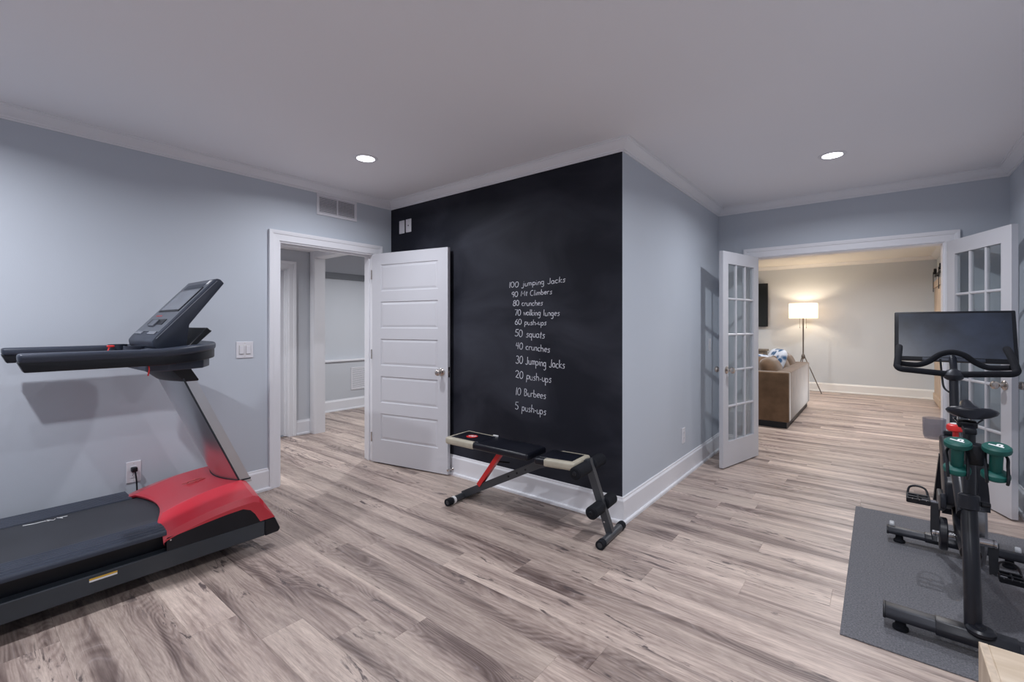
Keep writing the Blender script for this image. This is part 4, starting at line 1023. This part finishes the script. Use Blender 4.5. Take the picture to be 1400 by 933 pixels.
b = B(); tube(b, smooth_path(wav, 5), .0155, 14); kp('centre_bar', b, 'rubber', hb)
b = B(); lathe(b, [(.028, 0), (.040, .010), (.046, .03), (.03, .052), (.012, .062), (0, .064)], 22, T(0, .90, 1.02)); kp('bar_clamp', b, 'bike2', hb)
b = B(); tube(b, smooth_path([(-.05, .98, 1.13), (-.045, .95, 1.04), (-.04, .90, .98), (-.02, .88, .955), (-.004, .875, .96)], 5), .005, 8); kp('screen_cable', b, 'black')
# screen, tilted back
sc = Matrix.Translation((.022, 1.34, 1.258)) @ Matrix.Rotation(R(-20), 4, 'X')
def sbox(x0, x1, y0, y1, z0, z1, bev=.003):
    t_ = bmesh.new(); bb = B(); box(t_, x0, x1, y0, y1, z0, z1, bev, 2); join(bb, t_, 0, sc); return bb
scr = kp('screen_housing', sbox(-.277, .277, 0, .030, -.167, .167, .008), 'black', label='black screen housing')
kp('screen_glass', sbox(-.255, .258, -.0012, .002, -.142, .150, 0), 'screen', scr, 'dark glossy touch screen'); kp('screen_back', sbox(-.17, .17, .028, .055, -.12, .09, .012), 'black', scr)
kp('speaker_bar', sbox(-.14, .14, -.003, .004, -.166, -.146, .002), 'slate', scr)
b = B(); tube(b, smooth_path([(0, .905, 1.02), (.01, 1.05, 1.055), (.02, 1.25, 1.10), (.022, 1.37, 1.17), (.022, 1.40, 1.22)], 4), .018, 12); kp('screen_arm', b, 'bike')
b = B(); box(b, -.012, .052, 1.355, 1.40, 1.17, 1.25, .006); kp('screen_bracket', b, 'black')
# clear cup holder
b = B(); lathe(b, [(.036, 0), (.041, .004), (.044, .02), (.046, .105), (.0485, .108), (.050, .105), (.047, .015), (.040, -.006), (.02, -.008), (0, -.008)], 26, T(-.082, .84, .70), close=False); kp('cup_holder', b, 'cup', label='clear smoky plastic cup holder')
b = B(); box(b, -.045, -.010, .82, .85, .72, .745, .004); kp('holder_arm', b, 'black')
# ---- dumbbells in the cradle
def dumbbell(x, y, z0, z1, label):
    t = thing('dumbbell', label, 'dumbbell', (x, y, z0), 0, 'green dumbbells'); t.rotation_euler = (R(14), 0, 0)
    Lh = z1-z0
    hd = [(0, 0), (.036, 0), (.043, .006), (.044, .016), (.042, .024), (.034, .030), (.021, .034)]
    b_ = B(); lathe(b_, [(.021, .028), (.020, Lh*.5), (.021, Lh-.028)], 20); obj('handle', b_, 'green', t, world=False)
    b_ = B(); lathe(b_, hd, 26); obj('head', b_, 'green', t, world=False)
    b_ = B(); lathe(b_, [(r_, Lh-z_) for r_, z_ in hd], 26); h_ = obj('head', b_, 'green', t, world=False)
    b_ = B(); tube(b_, [(-.022, .010, Lh+.0004), (.018, -.012, Lh+.0004)], .0042, 6, flat=.2); tube(b_, smooth_path([(.000, -.002, Lh+.0004), (.006, .014, Lh+.0004), (.016, .010, Lh+.0004), (.010, -.004, Lh+.0004)], 3), .0036, 6, flat=.2)
    obj('mark', b_, 'white_mark', h_, world=False)
dumbbell(.256, 2.660, .715, .858, 'green dumbbell held upright at the left behind the saddle')
dumbbell(.368, 2.660, .712, .855, 'green dumbbell held upright at the right behind the saddle')
# ---- plywood box
px = thing('plyometric_box', 'birch plywood jump box at the near right edge', 'box', (.45, 1.38, 0))
x0, x1, y0, y1, hh, pt_ = .203, .71, 1.085, 1.688, .508, .018
for nm, a in (('side_panel', (x0, x0+pt_, y0, y1, 0, hh)), ('side_panel', (x1-pt_, x1, y0, y1, 0, hh)), ('end_panel', (x0+pt_, x1-pt_, y0, y0+pt_, 0, hh-pt_)), ('end_panel', (x0+pt_, x1-pt_, y1-pt_, y1, 0, hh-pt_)), ('top_panel', (x0+pt_, x1-pt_, y0, y1, hh-pt_, hh-.0006))):
    b = B(); box(b, *a, .0012, 1); q = obj(nm, b, 'ply', px)
    if nm == 'side_panel':
        b = B(); box(b, a[0]+.003, a[1]-.003, y0+.002, y1-.002, hh-.001, hh+.0004); obj('ply_edge', b, 'wood_edge', q)

# ================================================================== LOUNGE
sf = thing('sofa', 'brown velvet sofa seen from its back corner in the lounge', 'sofa', (-1.4, 7.86, 0))
def sp_(name, bm, m='sofa', parent=sf, ang=40): return obj(name, bm, m, parent, ang=ang)
def cushion(bm, c, sx, sy, sz, M4=None, n=14, sq=.45):
    """pillow: superellipsoid"""
    def pw(v, e): return math.copysign(abs(v)**e, v)
    rings = []
    for i in range(1, n):
        ph = -math.pi/2+math.pi*i/n; ring = []
        for k in range(28):
            a = 2*math.pi*k/28
            v = Vector((sx*pw(math.cos(ph), .8)*pw(math.cos(a), sq), sy*pw(math.cos(ph), .8)*pw(math.sin(a), sq), sz*pw(math.sin(ph), .9)))
            v = (M4 @ v if M4 else v)+Vector(c); ring.append(bm.verts.new(v))
        rings.append(ring)
    for a_, c_ in zip(rings, rings[1:]):
        for k in range(28): bm.faces.new([a_[k], a_[(k+1) % 28], c_[(k+1) % 28], c_[k]])
    bm.faces.new(rings[0]); bm.faces.new(rings[-1]); return bm
SX0, SX1, SY0, SY1 = -2.0, -.89, 6.77, 8.98
b = B(); box(b, SX0+.03, SX1-.03, SY0+.03, SY1-.03, .0, .085); sp_('plinth', b, 'black')
b = B(); box(b, SX1-.17, SX1, SY0+.171, SY1-.171, .08, .722, .018, 3); sp_('back_panel', b)
for y in (SY0, SY1-.17):
    b = B(); box(b, SX0, SX1, y, y+.17, .08, .722, .018, 3); sp_('arm', b)
b = B(); box(b, SX0, SX1-.17, SY0+.17, SY1-.17, .08, .26); sp_('seat_base', b)
for i in range(2):
    y = SY0+.175+i*.932; b = B(); box(b, SX0+.01, SX1-.18, y, y+.928, .26, .44, .03, 3); sp_('seat_cushion', b)
tilt = Matrix.Rotation(R(72), 4, 'Y')
for i in range(3):
    b = B(); cushion(b, (SX1-.255, SY0+.47+i*.64, .645), .25, .31, .13, tilt); sp_('back_cushion', b)
def pillow(c, rx, rz, label, m, s=.24, th=.085):
    b_ = B(); cushion(b_, (0, 0, 0), s, s, th); o = obj('throw_pillow', b_, m, ang=60); o.location = c; o.rotation_euler = (R(rx), 0, R(rz)); return tag(o, label, 'pillow', 'pillows on the sofa')
pillow((-1.36, 7.115, .66), 68, 8, 'brown throw pillow leaning on the near sofa arm', 'sofa', .25)
pillow((-1.22, 7.80, .74), 70, -60, 'blue and white print pillow standing tall on the sofa', 'pillow', .25)
pillow((-1.42, 7.46, .70), 66, 10, 'blue and white print pillow behind the brown one', 'pillow', .22)
# floor lamp
lp = thing('floor_lamp', 'tripod floor lamp with a lit drum shade', 'lamp', (-1.165, 10.70, 0))
b = B(); lathe(b, [(.238, 1.468), (.242, 1.468), (.242, 1.762), (.238, 1.762)], 40, T(-1.165, 10.70, 0), close=False); b.faces.ensure_lookup_table(); obj('lamp_shade', b, 'shade', lp)
b = B(); cyl(b, (-1.165, 10.70, .70), (0, 0, 1), .012, .93, 12); obj('pole', b, 'lampmetal', lp)
b = B(); lathe(b, [(.012, .66), (.03, .68), (.034, .72), (.016, .76)], 18, T(-1.165, 10.70, 0)); obj('hub', b, 'lampmetal', lp)
for a in (-8, 108, 232):
    dx, dy = math.cos(R(a)), math.sin(R(a)); b = B(); tube(b, [(-1.165+.02*dx, 10.70+.02*dy, .72), (-1.165+.31*dx, 10.70+.31*dy, .004)], .009, 10); obj('leg', b, 'lampmetal', lp)
b = B(); lathe(b, [(0, 0), (.03, .01), (.045, .045), (.04, .075), (.02, .10), (0, .105)], 18, T(-1.165, 10.70, 1.585)); obj('bulb', b, 'bulb', lp)
for s in (-1, 1):
    b = B(); cyl(b, (-1.165+s*.055, 10.66, 1.30), (0, 0, 1), .003, .28, 6); lathe(b, [(.004, 0), (.006, -.02), (.003, -.03)], 8, T(-1.165+s*.055, 10.66, 1.30)); obj('pull_chain', b, 'lampmetal', lp)
for k in range(3):
    a = R(90+120*k); b = B(); tube(b, [(-1.165, 10.70, 1.60), (-1.165+.238*math.cos(a), 10.70+.238*math.sin(a), 1.60)], .003, 6); obj('shade_spoke', b, 'lampmetal', lp)
# television and media console
tv = thing('television', 'black flat television on the lounge back wall', 'television', (-2.60, YB, 1.76))
b = B(); box(b, -3.48, -1.84, YB-.09, YB-.045, 1.302, 2.226, .006); obj('housing', b, 'black', tv)
b = B(); box(b, -3.465, -1.855, YB-.0915, YB-.088, 1.322, 2.212); obj('screen', b, 'tv', tv)
b = B(); box(b, -2.85, -2.35, YB-.046, YB-.0005, 1.6, 1.95); obj('wall_mount', b, 'darkmetal', tv)
mc = thing('media_console', 'low grey brown wooden media console below the television', 'cabinet', (-2.7, 10.83, 0))
b = B(); box(b, -3.55, -1.85, 10.62, 11.02, .04, .79, .004); obj('carcass', b, 'console_wood', mc)
b = B(); box(b, -3.58, -1.82, 10.60, 11.03, .79, .825, .004); obj('top', b, 'console_wood', mc)
for i in range(3):
    b = B(); box(b, -3.53+i*.56, -3.0+i*.56, 10.605, 10.622, .10, .77, .004); d_ = obj('cabinet_door', b, 'console_wood', mc); b = B(); box(b, -3.48+i*.56, -3.05+i*.56, 10.600, 10.606, .16, .71); obj('door_panel', b, 'darkmetal', d_)
for x in (-3.50, -1.90):
    for y in (10.66, 10.98): b = B(); box(b, x-.025, x+.025, y-.025, y+.025, 0, .04); obj('leg', b, 'console_wood', mc)
# barn door on the lounge right wall
bd = thing('barn_door', 'pale wood sliding barn door on black rail in the lounge', 'door', (FX1, 10.2, 0))
for i in range(5):
    b = B(); y = 9.62+i*.22; box(b, .752, .790, y+.001, y+.219, .02, 2.08, .003, 1); obj('board', b, 'barn', bd)
for z in (.06, 1.05, 1.96):
    b = B(); box(b, .736, .752, 9.62, 10.72, z, z+.11, .003, 1); obj('cross_board', b, 'barn', bd)
b = B(); box(b, .766, .776, 8.6, 10.9, 2.17, 2.21); obj('rail', b, 'darkmetal', bd)
for y in (9.72, 10.62):
    b = B(); box(b, .728, .737, y-.02, y+.02, 1.90, 2.24, .002, 1); s_ = obj('hanger_strap', b, 'darkmetal', bd)
    b = B(); cyl(b, (.738, y, 2.25), (1, 0, 0), .05, .035, 20, .004); obj('roller', b, 'darkmetal', s_)
for y in (8.7, 9.8, 10.8): b = B(); cyl(b, (.776, y, 2.19), (1, 0, 0), .012, FX1-.776, 10); obj('rail_standoff', b, 'darkmetal', bd)
# door stop on the chalkboard baseboard
b = B(); lathe(b, [(.011, 0), (.011, .006), (.006, .01), (.006, .055), (.010, .058), (.010, .068), (0, .07)], 12, aim((-2.95, YC-.016, .055), (0, -1, 0)))
tag(obj('door_stop', b, 'nickel'), 'small metal door stop on the baseboard behind the open door', 'door stop')
